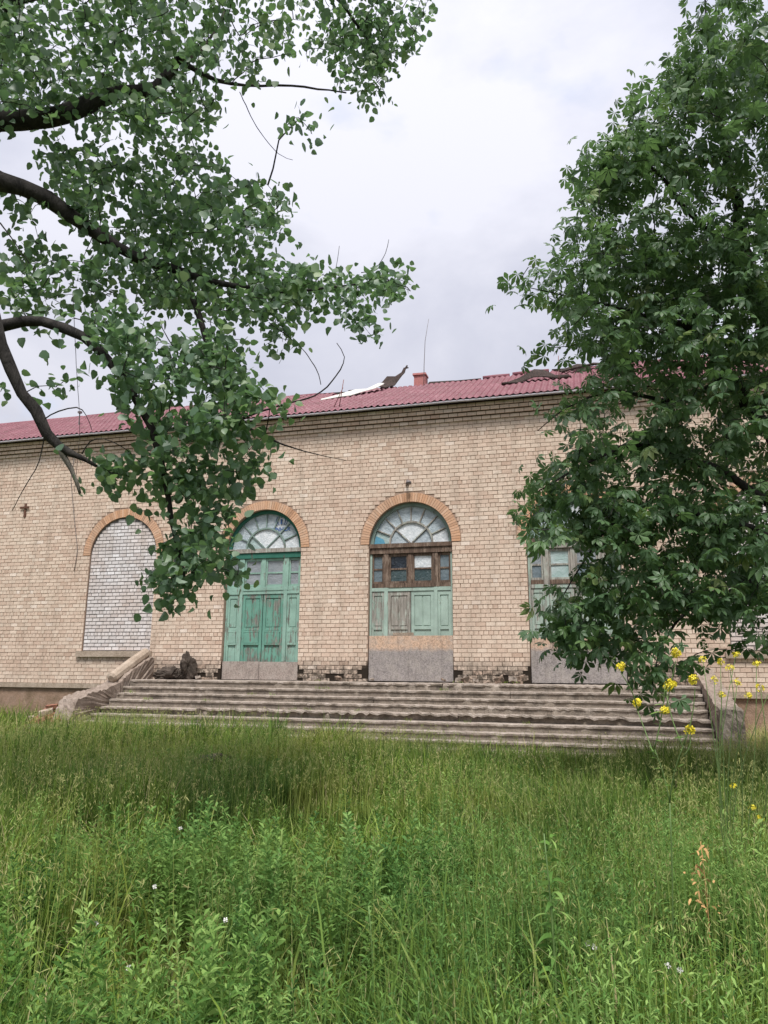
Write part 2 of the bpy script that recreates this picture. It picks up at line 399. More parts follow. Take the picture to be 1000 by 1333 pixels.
sheet('apron', ragged(-12.6, 2.2, -5.1, -3.5), GZ+0.075, MAT['apron'])
sheet('apron', ragged(2.95, 9.0, -3.6, 0.02), GZ+0.10, MAT['apron'])
sheet('path', ragged(-9.6, 4.2, -8.3, -7.2), GZ+0.085, MAT['path'])

# ================================================================== BUILDING
B = empty('brick_building', (-4.7, 0, 0))
tag(B, 'long single storey cream brick hall with red tiled roof and arched doorways behind the grass', 'building')
DOORS = [-9.10, -4.70, -0.34]
WINS = [-13.82, 4.42]
SPR = 3.70
RO, RI = 1.43, 1.175
X0, X1 = -27.0, 9.0
H, L = 0.1143, 0.262
ZB = -0.3145
NROW = 65
def half(cx, z, r, sill):
    """half width of opening at height z, or 0"""
    if z < sill: return 0
    if z <= SPR: return RI
    d = r*r-(z-SPR)**2
    return math.sqrt(d) if d > 0 else 0
OPEN = [(c, -0.06) for c in DOORS] + [(c, 0.76) for c in WINS]
# backing of mortar, cut round the openings
def backing():
    b = MB(); top = ZB+NROW*H+0.46; yb = 0.30
    rm = RI+0.004
    xs = [X0]
    for c, sill in sorted(OPEN):
        r = rm
        xs += [c + r*math.cos(math.pi*(1-k/28)) for k in range(29)]
    xs.append(X1)
    for a, c in zip(xs[:-1], xs[1:]):
        mid = (a+c)/2; op = [o for o in OPEN if abs(o[0]-mid) < rm-1e-4 and (o[0]-rm-1e-6 <= a and c <= o[0]+rm+1e-6)]
        if op:
            cx, sill = op[0]
            za = SPR+math.sqrt(max(0, rm*rm-(a-cx)**2)); zc = SPR+math.sqrt(max(0, rm*rm-(c-cx)**2))
            b.add([(a,0,za),(c,0,zc),(c,0,top),(a,0,top)], [(0,1,2,3)])
            b.add([(a,0,za),(c,0,zc),(c,yb,zc),(a,yb,za)], [(3,2,1,0)])
            b.add([(a,0,ZB),(c,0,ZB),(c,0,sill),(a,0,sill)], [(0,1,2,3)])
            b.add([(a,0,sill),(c,0,sill),(c,yb,sill),(a,yb,sill)], [(0,1,2,3)])
        else:
            b.add([(a,0,ZB),(c,0,ZB),(c,0,top),(a,0,top)], [(0,1,2,3)])
    for c, sill in OPEN:
        for s, x in ((1, c-rm), (-1, c+rm)):
            b.add([(x,0,sill),(x,yb,sill),(x,yb,SPR),(x,0,SPR)], [(0,1,2,3)])
    return b.build('wall', MAT['mortar'], B)
wall = backing()
# bricks
def clip(x0, x1, z, off):
    segs = [(x0, x1)]
    for c, sill in OPEN:
        h = max(half(c, z-H/2+0.012, RO+0.004 if z-H/2 > SPR-0.03 else RI, sill), half(c, z+H/2-0.012, RO+0.004 if z+H/2 > SPR+0.05 else RI, sill))
        if h <= 0: continue
        a, e = c-h, c+h; new = []
        for s0, s1 in segs:
            if s1 <= a or s0 >= e: new.append((s0, s1)); continue
            if s0 < a: new.append((s0, a-0.004))
            if s1 > e: new.append((e+0.004, s1))
        segs = new
    return [s for s in segs if s[1]-s[0] > 0.035]
J = 0.0078
bricks = []
def tn(): return min(1, max(0, rnd.gauss(0.52, 0.2)))
for i in range(NROW):
    z0 = ZB+i*H; z1 = z0+H; zc = (z0+z1)/2
    header = (i-25) % 6 == 0
    ln = L/2 if header else L
    off = 0 if (i % 2) else L/2
    if header: off = L/4
    x = X0+off-L+rnd.uniform(-0.01, 0.01)
    shade = rnd.uniform(-0.07, 0.07)
    while x < X1:
        w = ln
        cut = [(x, x+w)]
        if not header and rnd.random() < 0.035: cut = [(x, x+w/2), (x+w/2, x+w)]      # the odd pair of half bricks
        for s0, s1 in [s for a_, e_ in cut for s in clip(max(a_, X0), min(e_, X1), zc, 0)]:
            cx = (s0+s1)/2
            if zc < -0.06 and -12.6 < cx < 2.9: continue
            if zc < -0.19: continue
            # broken corners at the feet of the door piers
            dd = min(abs(abs(cx-c)-RI) for c in DOORS)
            if -12 < cx < 2 and ((zc < 0.32 and dd < 0.16 and rnd.random() < 0.6) or (zc < 0.12 and rnd.random() < 0.2) or (zc < 0.3 and (s1-s0) < 0.2 and rnd.random() < 0.15)): continue
            rough = 0.007 if (zc < 0.45 and -12.4 < cx < 2.4) else 0.0038
            bricks.append((s0+J, s1-J, z0+J*0.95, z1-J*0.95, min(1, max(0, tn()+shade)), rough))
        x += w
# the nearest bricks in plain view, between the centre and the right doorway, are single objects
near = [b for b in bricks if -3.56 < (b[0]+b[1])/2 < -1.48 and 0.2 < b[2] < 3.9 and b[1]-b[0] > 0.1]
near.sort(key=lambda b: -b[0]); near = near[:290]; nset = set(id(b) for b in near)
mb = MB()
for b in bricks:
    if id(b) in nset: continue
    mb.box(b[0], b[1], -0.013-rnd.uniform(0, 0.004), 0.02, b[2], b[3], b[4], b[5], back=False)
tag(mb.build('brick', MAT['brick'], wall), kind='stuff')
variants = {}
def brick_obj(name, w, h, x, y, z, tone, mat, parent, dep=0.033):
    key = (round(w/0.02), round(h, 3), rnd.randrange(2), mat.name)
    if key not in variants:
        q = MB(); ww = key[0]*0.02-0.0; q.box(-w/2, w/2, 0, dep, -h/2, h/2, 0, 0.0022, back=False); variants[key] = q.mesh(name); variants[key].materials.append(mat)
    o = bpy.data.objects.new(name, variants[key]); o['tone'] = tone
    p = parent_loc(parent); o.location = (x-p[0], y-p[1], z-p[2]); return link(o, parent)
for b in near:
    brick_obj('brick', b[1]-b[0], b[3]-b[2], (b[0]+b[1])/2, -0.013-rnd.uniform(0, 0.004), (b[2]+b[3])/2, b[4], MAT['brick'], wall)
# cornice: four courses stepping out
ct = ZB+NROW*H
corn = MB()
cor_b = MB()
for j, out_ in enumerate([0.05, 0.115, 0.18, 0.215]):
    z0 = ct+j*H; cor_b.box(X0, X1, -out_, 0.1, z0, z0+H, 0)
    x = X0-(L/2 if j % 2 else 0)
    while x < X1:
        a, e = max(x, X0), min(x+L, X1)
        if e-a > 0.03: corn.box(a+J, e-J, -out_-0.012, -out_+0.02, z0-0.002, z0+H-J*3.4, tn(), 0.0022, back=False)
        x += L
cor = cor_b.build('cornice', MAT['shadow_line_mortar'], B)  # shade under each course is put into this backing colour
tag(corn.build('brick', MAT['brick'], cor), kind='stuff')
# arches of headers on end
for c in DOORS+WINS:
    ab = MB(); n = 60
    for k in range(n*1):
        a0, a1 = math.pi*k/n, math.pi*(k+1)/n
        pass
    pts_i = [(c+(RI+0.003)*math.cos(math.pi*k/40), SPR+(RI+0.003)*math.sin(math.pi*k/40)) for k in range(41)]
    pts_o = [(c+(RO-0.006)*math.cos(math.pi*k/40), SPR+(RO-0.006)*math.sin(math.pi*k/40)) for k in range(41)]
    for k in range(40):
        (a, b_), (c_, d_), (e, f_), (g, h_) = pts_i[k], pts_i[k+1], pts_o[k+1], pts_o[k]
        ab.add([(a,-0.008,b_),(c_,-0.008,d_),(e,-0.008,f_),(g,-0.008,h_),(a,0.3,b_),(c_,0.3,d_),(e,0.0,f_),(g,0.0,h_)], [(3,2,1,0),(0,1,5,4),(2,3,7,6)])
    ao = ab.build('brick_arch', MAT['mortar'], B)
    for k in range(56):
        if c > 4 and k < 20: continue
        a = math.pi*(k+0.5)/56; hw = math.pi*RI/56/2-0.0045; ho = math.pi*RO/56/2-0.0045
        q = MB(); vs = []
        yf = -0.024-rnd.uniform(0, 0.006)
        for y in (yf, 0.0):
            for r, w in ((RI+0.001, hw), (RO-rnd.uniform(0, 0.012), ho)):
                for s in (-1, 1):
                    da = s*w/r; vs.append((c+r*math.cos(a+da), y, SPR+r*math.sin(a+da)))
        q.add(vs, [(1,0,2,3),(4,5,7,6),(0,1,5,4),(3,2,6,7),(0,4,6,2),(5,1,3,7)], tn())
        q.build('brick', MAT['arch_brick'], ao)
# bricked-up windows
for wi, c in enumerate(WINS):
    win = empty('bricked_window', (c+4.7, 0, 0.76), B)
    g = MB(); g.box(c-RI, c+RI, 0.052, 0.2, 0.76, SPR+RI, 0)
    g.build('infill', MAT['grey_mortar'], win)
    h2 = 0.1095; z = 0.775; r = 0; cnt = 0; rest = MB()
    while z < SPR+RI-0.04:
        hw = half(c, z+h2 if z > SPR-0.1 else z, RI, 0)-0.012
        hd = r % 6 == 4; ln = 0.125 if hd else 0.252
        x = c-hw-(0 if hd else (ln/2 if r % 2 else 0)) + (0.0 if not hd else -0.03)
        if z > SPR: x = c-1.3-(ln/2 if r % 2 else 0)
        while x < c+hw:
            a, e = max(x, c-hw), min(x+ln, c+hw)
            if e-a > 0.04:
                if cnt < 296 and a < 4.35:
                    brick_obj('brick', e-a-0.02, h2-0.024, (a+e)/2+rnd.uniform(-0.003, 0.003), 0.037-rnd.uniform(0, 0.006), z+h2/2+rnd.uniform(-0.003, 0.003), tn(), MAT['white_brick'], win, 0.03); cnt += 1
                else: rest.box(a+0.01, e-0.01, 0.036, 0.06, z+0.012, z+h2-0.012, tn(), 0.003, back=False)
            x += ln
        z += h2; r += 1
    if rest.v: tag(rest.build('brick', MAT['white_brick'], win), kind='stuff')
    s = MB(); s.box(c-RI-0.14, c+RI+0.10, -0.10, 0.06, 0.59, 0.76, 0, 0.006); s.build('sill', MAT['ledge'], win)
# ledge and plinth
q = MB()
for a, e in ((X0, -12.95), (2.86, X1)):
    q = MB(); q.box(a, e, -0.045, 0.02, -0.34, -0.20, 0); q.build('ledge', MAT['ledge'], B)
q = MB(); q.box(X0, X1, 0.03, 0.3, -1.6, -0.345); q.build('plinth', MAT['plinth'], B)
# the other walls of the hall
q = MB(); q.box(X0, X0+0.3, 0.31, 11.6, -1.6, 7.5); q.box(X1-0.3, X1, 0.31, 11.6, -1.6, 7.5); q.box(X0+0.31, X1-0.31, 11.3, 11.6, -1.6, 7.5)
q.build('rear_wall', MAT['ledge'], B)
q = MB(); q.box(X0+0.31, X1-0.31, 0.5, 11.25, -0.3, -0.1); q.build('floor', MAT['dark_wood'], B)

# ------------------------------------------------------------------ roof
SL = (9.97-7.62)/4.35
roof = empty('roof', (4.7, 0, 7.6), B)
def roof_z(y): return 7.64+(y+0.35)*SL
# boarded deck under the metal
q = MB()
for k in range(12):
    y0 = -0.30+k*0.36; y1 = y0+0.34
    q.add([(X0,y0,roof_z(y0)-0.09),(X1,y0,roof_z(y0)-0.09),(X1,y1,roof_z(y1)-0.09),(X0,y1,roof_z(y1)-0.09),(X0,y0,roof_z(y0)-0.13),(X1,y0,roof_z(y0)-0.13),(X1,y1,roof_z(y1)-0.13),(X0,y1,roof_z(y1)-0.13)],
          [(0,1,2,3),(7,6,5,4),(0,4,5,1),(2,6,7,3)])
q.build('decking', MAT['dark_wood'], roof)
q = MB()
zr = roof_z(4.0)-0.14
q.add([(X0,4.0,zr),(X1,4.0,zr),(X1,11.7,7.5),(X0,11.7,7.5)], [(0,1,2,3)]); q.build('rear_slope', MAT['roof'], roof)
q = MB(); q.box(X0, X1, -0.22, 0.28, ct+4*H+0.001, ct+4*H+0.04); q.box(X0, X1, -0.30, -0.262, ct+4*H-0.03, ct+4*H+0.10)
q.build('eaves_board', MAT['dark_wood'], roof)
q = MB()
x = X0
while x < X1:
    q.tube([(x, -0.385, 7.575, 0.033), (min(x+3.0, X1), -0.385, 7.575+rnd.uniform(-0.006, 0.006), 0.033)], 8); x += 3.0
q.build('gutter', MAT['gutter'], roof)
def tile_sheet(top):
    PW = 0.183; n = 6*6; rows = []
    y = -0.42
    ys = []
    k = 0
    while y < top-0.01:
        y2 = min(y+0.30, top)
        ys.append((y, 0.030)); ys.append((y2, 0.0)); y = y2+0.001; k += 1
    V = []
    for (yy, lift) in ys:
        for i in range(n+1):
            x = i/6*PW; V.append((x, yy, roof_z(yy)-7.6+lift+0.026*math.sin(i/6*2*math.pi)+0.004*math.sin(i*7.1+yy*5)))
    F = [(j*(n+1)+i, j*(n+1)+i+1, (j+1)*(n+1)+i+1, (j+1)*(n+1)+i) for j in range(len(ys)-1) for i in range(n)]
    m = bpy.data.meshes.new('roof_sheet'); m.from_pydata(V, [], F); m.materials.append(MAT['roof']); m.polygons.foreach_set('use_smooth', [True]*len(F)); m.update(); return m
full = [tile_sheet(4.0), tile_sheet(3.72), tile_sheet(3.3), tile_sheet(2.1)]
x = X0; k = 0
while x < X1:
    mid = x+0.55
    m = full[0]
    if -8.7 < mid < -7.0: m = full[2]
    if -6.0 < mid < -3.2: m = full[1]
    if -0.9 < mid < 0.4: m = full[1]
    if -17.4 < mid < -16.4: m = full[1]
    o = bpy.data.objects.new('roof_sheet', m); o.location = (x, 0, rnd.uniform(-0.008, 0.008)); o.rotation_euler = (rnd.uniform(-0.003, 0.003), 0, 0)
    link(o, roof); x += 6*0.183; k += 1
# ridge pieces left standing
for a, e, dz in ((-26.5,-19,-0.02),(-18.8,-14.6,-0.01),(-14.4,-9,-0.03),(-3.1,-2.2,0.0),(-2.1,-0.9,0.03),(0.5,8.5,-0.02)):
    q = MB(); q.tube([(a, 4.02, roof_z(4)+dz, 0.075), ((a+e)/2, 4.02, roof_z(4)+dz+0.012, 0.075), (e, 4.02, roof_z(4)+dz, 0.075)], 8); q.build('ridge_cap', MAT['roof'], roof, True)
for a, e, y, dz in ((-5.0,-4.1,4.05,0.03),(-4.2,-3.2,4.1,-0.02),(-8.9,-8.0,3.9,-0.01),(-0.8,0.5,3.95,0.06),(-7.9,-7.1,4.0,0.02)):
    q = MB(); q.box(a, e, y-0.02, y+0.03, roof_z(y)-0.1, roof_z(y)+dz, 0, 0.035); q.build('ridge_board', MAT['dark_wood'], roof)
# chimney stub
q = MB(); q.box(-5.42, -5.02, 3.62, 4.0, 9.6, 10.17, 0, 0.008); q.box(-5.45, -4.99, 3.58, 4.03, 10.171, 10.24, 0, 0.012)
q.build('chimney', MAT['chimney'], B)
def crumple(name, path, wid, mat, label, cat, up=0.12, th=0.025, seed=1, tilt=0.0):
    r = random.Random(seed); b = MB(); n = len(path); vs = []; m = 5
    for t in (0, 1):
        for i, (x, y, z, w) in enumerate(path):
            for k in range(m):
                s = k/(m-1)-0.5
                vs.append((x+r.uniform(-.05,.05), y+s*wid*w, z+s*wid*w*(SL+tilt)+r.uniform(-up, up)*0.6))
    # keep the lower skin parallel to the upper
    for i in range(n*m): a = vs[i]; vs[n*m+i] = (a[0], a[1]+0.004, a[2]-th)
    fs = []
    for i in range(n-1):
        for k in range(m-1):
            a = i*m+k; fs.append((a, a+m, a+m+1, a+1)); fs.append((n*m+a, n*m+a+1, n*m+a+m+1, n*m+a+m))
    for i in range(n-1):
        for a, b2 in ((i*m, (i+1)*m), (i*m+m-1, (i+1)*m+m-1)): fs.append((a, b2, b2+n*m, a+n*m))
    for k in range(m-1):
        for a in (k, (n-1)*m+k): fs.append((a, a+1, a+1+n*m, a+n*m))
    b.add(vs, fs)
    o = b.build(name, mat, None, origin=path[0][:3]); return tag(o, label, cat)
def P(x, y, dz): return (x, y, roof_z(y)+dz)
crumple('loose_sheet', [P(-8.2,2.1,.04)+(.15,), P(-7.7,2.4,.09)+(.5,), P(-7.3,2.6,.13)+(.9,), P(-6.9,2.8,.14)+(.75,), P(-6.6,3.0,.22)+(.95,), P(-6.4,3.1,.24)+(.5,)], 0.62, MAT['white_sheet'], 'pale underside of a torn roof sheet lying across the red tiles left of the chimney', 'roof sheet', 0.05, 0.02, 3, 0.12)
crumple('torn_roofing', [P(-6.7,3.7,.12)+(.5,), P(-6.45,3.7,.25)+(1.,), P(-6.1,3.75,.28)+(.9,), P(-5.9,3.8,.4)+(.6,), P(-5.8,3.8,.62)+(.4,), P(-5.72,3.85,.78)+(.2,)], 0.5, MAT['dark_wood'], 'dark crumpled roofing with its end sticking up on the ridge left of the chimney', 'torn roofing', 0.2, 0.03, 5, 0.3)
crumple('torn_roofing', [P(-2.2,1.7,.04)+(.3,), P(-1.7,1.8,.08)+(.5,), P(-1.25,1.9,.3)+(.9,), P(-0.95,1.9,.2)+(1.,), P(-0.6,1.85,.08)+(.5,), P(-0.2,1.8,.05)+(.3,)], 0.42, MAT['dark_wood'], 'dark torn flap of roofing curling up midway down the red roof near the right tree', 'torn roofing', 0.14, 0.03, 8, 0.25)
crumple('torn_roofing', [P(-0.5,3.2,.1)+(.4,), P(0.0,3.25,.2)+(1.,), P(0.5,3.3,.22)+(1.,), P(1.0,3.3,.14)+(.5,)], 0.35, MAT['dark_wood'], 'dark torn strip high on the roof just beside the right tree crown', 'torn roofing', 0.1, 0.03, 9)
# rods
q = MB(); q.tube([(-4.98,3.2,9.5,.016), (-4.97,3.2,10.3,.013), (-4.93,3.2,11.2,.010), (-4.80,3.2,12.0,.007)], 6)
tag(q.build('roof_antenna', MAT['steel'], None, True, (-4.98,3.2,9.5)), 'thin bent metal rod standing up beside the chimney on the roof', 'antenna')
q = MB(); q.tube([(-6.95,.3,8.0,.014), (-6.83,.3,8.85,.012)], 6); q.tube([(-7.12,.3,8.0,.012), (-6.85,.31,8.6,.012)], 6)
tag(q.build('roof_bracket', MAT['rod'], None, True, (-7,.3,8)), 'leaning rusty two legged bracket on the roof below the pale torn sheet', 'bracket')
q = MB(); q.tube([(-.5,.5,8.05,.014), (-.49,.5,9.0,.01)], 6)
tag(q.build('roof_bracket', MAT['rod'], None, True, (-.5,.5,8.05)), 'single upright rusty rod on the roof edge close to the right tree', 'bracket')
q = MB(); q.tube([(-17.2,1.6,8.7,.02), (-17.2,1.6,9.15,.02)], 6); q.box(-17.26,-17.14,1.55,1.65,9.15,9.22)
tag(q.build('roof_vent', MAT['steel'], None, False, (-17.2,1.6,8.7)), 'small dark pipe cap on the left end of the red roof', 'roof vent')
# lamp fitting over the centre door, iron bracket on the left
L0 = empty('wall_lamp', (-4.74, -0.02, 5.41)); tag(L0, 'small dark lamp fitting fixed above the centre doorway arch', 'wall lamp')
q = MB(); q.tube([(-4.76,-.01,5.40,.055), (-4.76,-.05,5.40,.055)], 10); q.build('mount', MAT['rust'], L0)
q = MB(); q.tube([(-4.76,-.05,5.41,.03), (-4.74,-.14,5.45,.03), (-4.70,-.2,5.43,.035)], 8); q.build('arm', MAT['steel'], L0, True)
q = MB(); q.tube([(-4.71,-.19,5.44,.035), (-4.69,-.21,5.39,.075), (-4.68,-.22,5.34,.085)], 10); q.build('shade', MAT['steel'], L0, True)
L0 = empty('wall_anchor', (-17.62, -0.02, 5.32)); tag(L0, 'rusty cross shaped iron anchor on the wall left of the bricked up window', 'wall anchor')
q = MB(); q.box(-17.65,-17.58,-.05,-.018,5.05,5.50,0,.006); q.build('upright', MAT['rust'], L0)
q = MB(); q.box(-17.80,-17.46,-.075,-.0505,5.33,5.40,0,.006); q.build('crossbar', MAT['rust'], L0)

# ------------------------------------------------------------------ doorways
def sector(b, cx, cz, r0, r1, a0, a1, y, n=6, tilt=0.0, th=0.006):
    vs = []
    for yy in (0, th):
        for k in range(n+1):
            a = a0+(a1-a0)*k/n
            for r in (r0, r1):
                vs.append((cx+r*math.cos(a), y+yy+tilt*(r-r0), cz+r*math.sin(a)))
    o = 2*(n+1); fs = []
    for k in range(n):
        i = 2*k; fs.append((i, i+1, i+3, i+2)); fs.append((o+i+2, o+i+3, o+i+1, o+i))
        fs.append((i+1, o+i+1, o+i+3, i+3)); fs.append((i, i+2, o+i+2, o+i))
    fs += [(0, o, o+1, 1), (2*n, 2*n+1, o+2*n+1, o+2*n)]
    b.add(vs, fs)
def doorway(cx, st):
    D = empty('entrance_door', (cx+4.7, 0.1, 0), B); D['label'] = st['label']
    F, Lf = MAT[st['frame']], MAT[st['post']]
    def bx(name, x0, x1, y0, y1, z0, z1, mat, j=0.0015):
        q = MB(); q.box(cx+x0, cx+x1, y0, y1, z0, z1, 0, j); return q.build(name, mat, D)
    Y = 0.11
    # fanlight
    q = MB(); sector(q, cx, SPR, 1.075, 1.172, 0.0, math.pi, Y, 36, 0, 0.1); q.build('arch_frame', MAT[st['arch']], D)
    q = MB(); sector(q, cx, SPR+0.02, 0.585, 0.635, 0.0, math.pi, Y+0.02, 28, 0, 0.04); q.build('inner_arch', MAT[st['bar']], D)
    def spoke(a, r0, r1):
        q = MB(); c, s = math.cos(a), math.sin(a); w = 0.016; vs = []
        for y in (Y+0.025, Y+0.055):
            for r in (r0, r1):
                for t in (-w, w): vs.append((cx+r*c-t*s, y, SPR+0.02+r*s+t*c))
        q.add(vs, [(1,0,2,3),(4,5,7,6),(0,1,5,4),(3,2,6,7),(0,4,6,2),(5,1,3,7)]); q.build('spoke', MAT[st['bar']], D)
    for k in range(1, 8): spoke(math.pi*k/8, 0.637, 1.073)
    for a in (math.radians(43), math.radians(137)): spoke(a, 0.03, 0.583)
    for k in range(8):
        q = MB(); sector(q, cx, SPR, 0.60, 1.09, math.pi*k/8+0.012, math.pi*(k+1)/8-0.012, Y+0.060, 4, rnd.uniform(-.01,.02))
        q.build('pane', MAT[st['fan'][k]], D)
    for k, (a, e) in enumerate(((0, 43), (43, 137), (137, 180))):
        q = MB(); sector(q, cx, SPR, 0.01, 0.60, math.radians(a)+0.02, math.radians(e)-0.02, Y+0.060, 6, rnd.uniform(-.01,.02)); q.build('pane', MAT[st['fan_in'][k]], D)
    # transom beams
    bx('transom', -1.165, 1.165, 0.04, 0.22, 3.60, 3.715, MAT[st['sill']], 0.004)
    bx('transom', -1.165, 1.165, 0.075, 0.2, 3.435, 3.592, MAT[st['transom']], 0.004)
    # posts and jambs
    for x0, x1 in ((-1.17, -1.115), (1.115, 1.17)): bx('jamb', x0, x1, Y, 0.2, 0.0, 3.43, F)
    for s in (-1, 1):
        bx('post', s*0.70-0.075, s*0.70+0.075, Y-0.02, 0.2, 2.49, 3.43, Lf, 0.003)
        bx('post', s*0.70-0.05, s*0.70+0.05, Y-0.02, 0.2, st['chip'], 2.485, F, 0.003)
    bx('mullion', -0.075, 0.05, Y-0.005, 0.2, 2.60, 3.43, Lf, 0.003)
    bx('rail', -1.115, 1.115, Y-0.012, 0.2, 2.385, 2.485, F, 0.003)
    bx('rail', -0.62, 0.62, Y-0.028, 0.19, 2.488, 2.60, MAT[st['rail']], 0.004)
    for s in (-1, 1): bx('rail', s*0.945-0.165, s*0.945+0.165, Y-0.012, 0.19, 2.488, 2.60, MAT[st['rail']], 0.003)
    # panes with their sash bars
    cols = [(-1.11, -0.78), (-0.62, -0.08), (0.055, 0.62), (0.78, 1.11)]
    for i, (a, e) in enumerate(cols):
        s = 0.045
        for x0, x1 in ((a, a+s), (e-s, e)): bx('sash', x0, x1, Y+0.02, 0.18, 2.602, 3.428, MAT[st['sash']], 0.002)
        for z0, z1 in ((2.603, 2.665), (3.36, 3.427)): bx('sash', a+s+.001, e-s-.001, Y+0.022, 0.178, z0, z1, MAT[st['sash']], 0.002)
        bx('glazing_bar', a+s+.001, e-s-.001, Y+0.03, 0.165, 2.985, 3.03, MAT[st['sash']], 0.002)
        for z0, z1, mi in ((2.665, 2.985, 1), (3.03, 3.36, 0)):
            q = MB(); t = rnd.uniform(-.006, .006)
            q.add([(cx+a+s, 0.160, z0), (cx+e-s, 0.160+t, z0), (cx+e-s, 0.162, z1), (cx+a+s, 0.162-t, z1), (cx+a+s, 0.17, z0), (cx+e-s, 0.17+t, z0), (cx+e-s, 0.172, z1), (cx+a+s, 0.172-t, z1)], [(0,1,2,3),(7,6,5,4),(0,4,5,1),(1,5,6,2),(2,6,7,3),(3,7,4,0)])
            q.build('pane', MAT[st['win'][i][mi]], D)
    # lower leaves
    z0 = st['chip']
    for i, (a, e) in enumerate([(-1.11, -0.755), (-0.645, -0.012), (0.012, 0.645), (0.755, 1.11)]):
        m = MAT[st['leaf'][i]]
        wide = e-a > 0.5
        leaf_b = bx('panel', a, e, Y+0.035, 0.18, 0.02, 2.38, m, 0.002)
        st_w = 0.085 if wide else 0.06
        for x0, x1 in ((a, a+st_w), (e-st_w, e)): bx('stile', x0, x1, Y+0.008, Y+0.034, 0.02, 2.378, m, 0.002)
        bx('door_rail', a+st_w, e-st_w, Y+0.009, Y+0.034, 2.27, 2.377, m, 0.002)
        if z0 < 1.3: bx('door_rail', a+st_w, e-st_w, Y+0.009, Y+0.034, 1.34, 1.43, m, 0.002)
        # raised boards in the tall field
        nb = 2 if wide else 1; w = (e-a-2*st_w)/nb
        for k in range(nb):
            xa = a+st_w+k*w+0.022; xb = a+st_w+(k+1)*w-0.022
            bx('plank', xa, xb, Y+0.016, Y+0.034, 1.45, 2.24, m, 0.002)
            if z0 < 1.0: bx('plank', xa, xb, Y+0.020, Y+0.034, 0.06, 0.86, m, 0.002)
        if z0 < 1.0:
            bx('raised_panel', a+st_w+0.01, e-st_w-0.01, Y-0.004, Y+0.034, 0.99, 1.29, m, 0.003)
            bx('moulding', a+st_w-0.01, e-st_w+0.01, Y-0.012, Y+0.034, 0.935, 0.985, m, 0.003)
            bx('moulding', a+st_w-0.01, e-st_w+0.01, Y-0.006, Y+0.034, 1.295, 1.335, m, 0.003)
    # sheet nailed over the foot
    bx('board', -1.165, -0.02 if st['split'] else 1.165, 0.045, 0.075, -0.035, z0, MAT[st['board']], 0.004)
    if st['split']: bx('board', -0.012, 1.165, 0.05, 0.078, -0.035, z0-0.012, MAT[st['board']], 0.004)
    if st.get('lintel'): bx('broken_strip', -0.50, 0.08, Y-0.005, Y+0.02, 1.17, 1.26, MAT['ledge'], 0.012)
    return D
F1 = ['film']*8
dl = doorway(DOORS[0], dict(label='bright green door under fanlight with blue printing', frame='green', post='green', arch='green_dark', bar='pale_teal', sill='grey_wood', transom='green_dark', rail='green', sash='green',
    fan=['film_bright','film','film_bright','film','film','film','film','film'], fan_in=['film_bright','film_bright','green_film'], win=[('grey_pane',)*2]*4,
    leaf=['green','green_worn','green_worn','green'], chip=0.47, board='chip_grey', split=True))
dc = doorway(DOORS[1], dict(label='pale green door with brown window frames and orange topped board', frame='pale_green', post='brown_wood', arch='pale_teal', bar='grey_wood', sill='brown_wood', transom='brown_wood', rail='brown_wood', sash='brown_wood',
    fan=['film_bright','film','film','film','film','film','film','green_film'], fan_in=['film','film_bright','film'], win=[('curtain','curtain'),('dark_pane','teal_dark'),('film_bright','teal_dark'),('curtain','curtain')],
    leaf=['pale_worn','grey_wood','pale_green','pale_green'], chip=1.17, board='chip_two', split=False, lintel=True))
dr = doorway(DOORS[2], dict(label='pale weathered door half hidden by the right tree', frame='pale_worn', post='grey_wood', arch='pale_teal', bar='pale_teal', sill='brown_wood', transom='grey_wood', rail='brown_wood', sash='grey_wood',
    fan=['curtain','film','film','film_bright','film','film','film','green_film'], fan_in=['film','film','film'], win=[('grey_pane','curtain'),('green_film','green_film'),('grey_pane','curtain'),('curtain','curtain')],
    leaf=['pale_worn']*4, chip=1.10, board='chip_two', split=False))
# blue print on the film in the left fanlight, blue scrap in the centre one
def flat_text(s, x, y, z, size, mat, parent, rot=0.0):
    cu = bpy.data.curves.new('lettering', 'FONT'); cu.body = s; cu.size = size; cu.extrude = 0.001; cu.align_x = 'CENTER'; cu.offset = 0.004
    t = bpy.data.objects.new('tmp', cu); COL.objects.link(t)
    dg = bpy.context.evaluated_depsgraph_get(); me = bpy.data.meshes.new_from_object(t.evaluated_get(dg)); bpy.data.objects.remove(t)
    o = bpy.data.objects.new('lettering', me); me.materials.append(mat); p = parent_loc(parent)
    o.location = (x-p[0], y-p[1], z-p[2]); o.rotation_euler = (math.pi/2, rot, 0); link(o, parent)
px, pz = DOORS[0]+0.47, SPR+0.80
flat_text('UNHCR', px, 0.158, pz-0.26, 0.16, MAT['ink'], dl)
q = MB()
for s in (-1, 1):
    q.tube([(px+s*(0.07+0.05*math.sin(t*math.pi)), 0.157, pz-0.08+0.24*t, 0.011) for t in np.linspace(0, 1, 7)], 5)
    q.tube([(px+s*(0.12+0.06*math.sin(t*math.pi)), 0.157, pz-0.09+0.26*t, 0.009) for t in np.linspace(0, 1, 7)], 5)
q.tube([(px, 0.157, pz-0.06, .03), (px, 0.157, pz+0.08, .026), (px, 0.157, pz+.1, .01)], 6); q.tube([(px, 0.157, pz+.13, .012), (px, 0.157, pz+.17, .012)], 6)
q.build('emblem', MAT['ink'], dl)
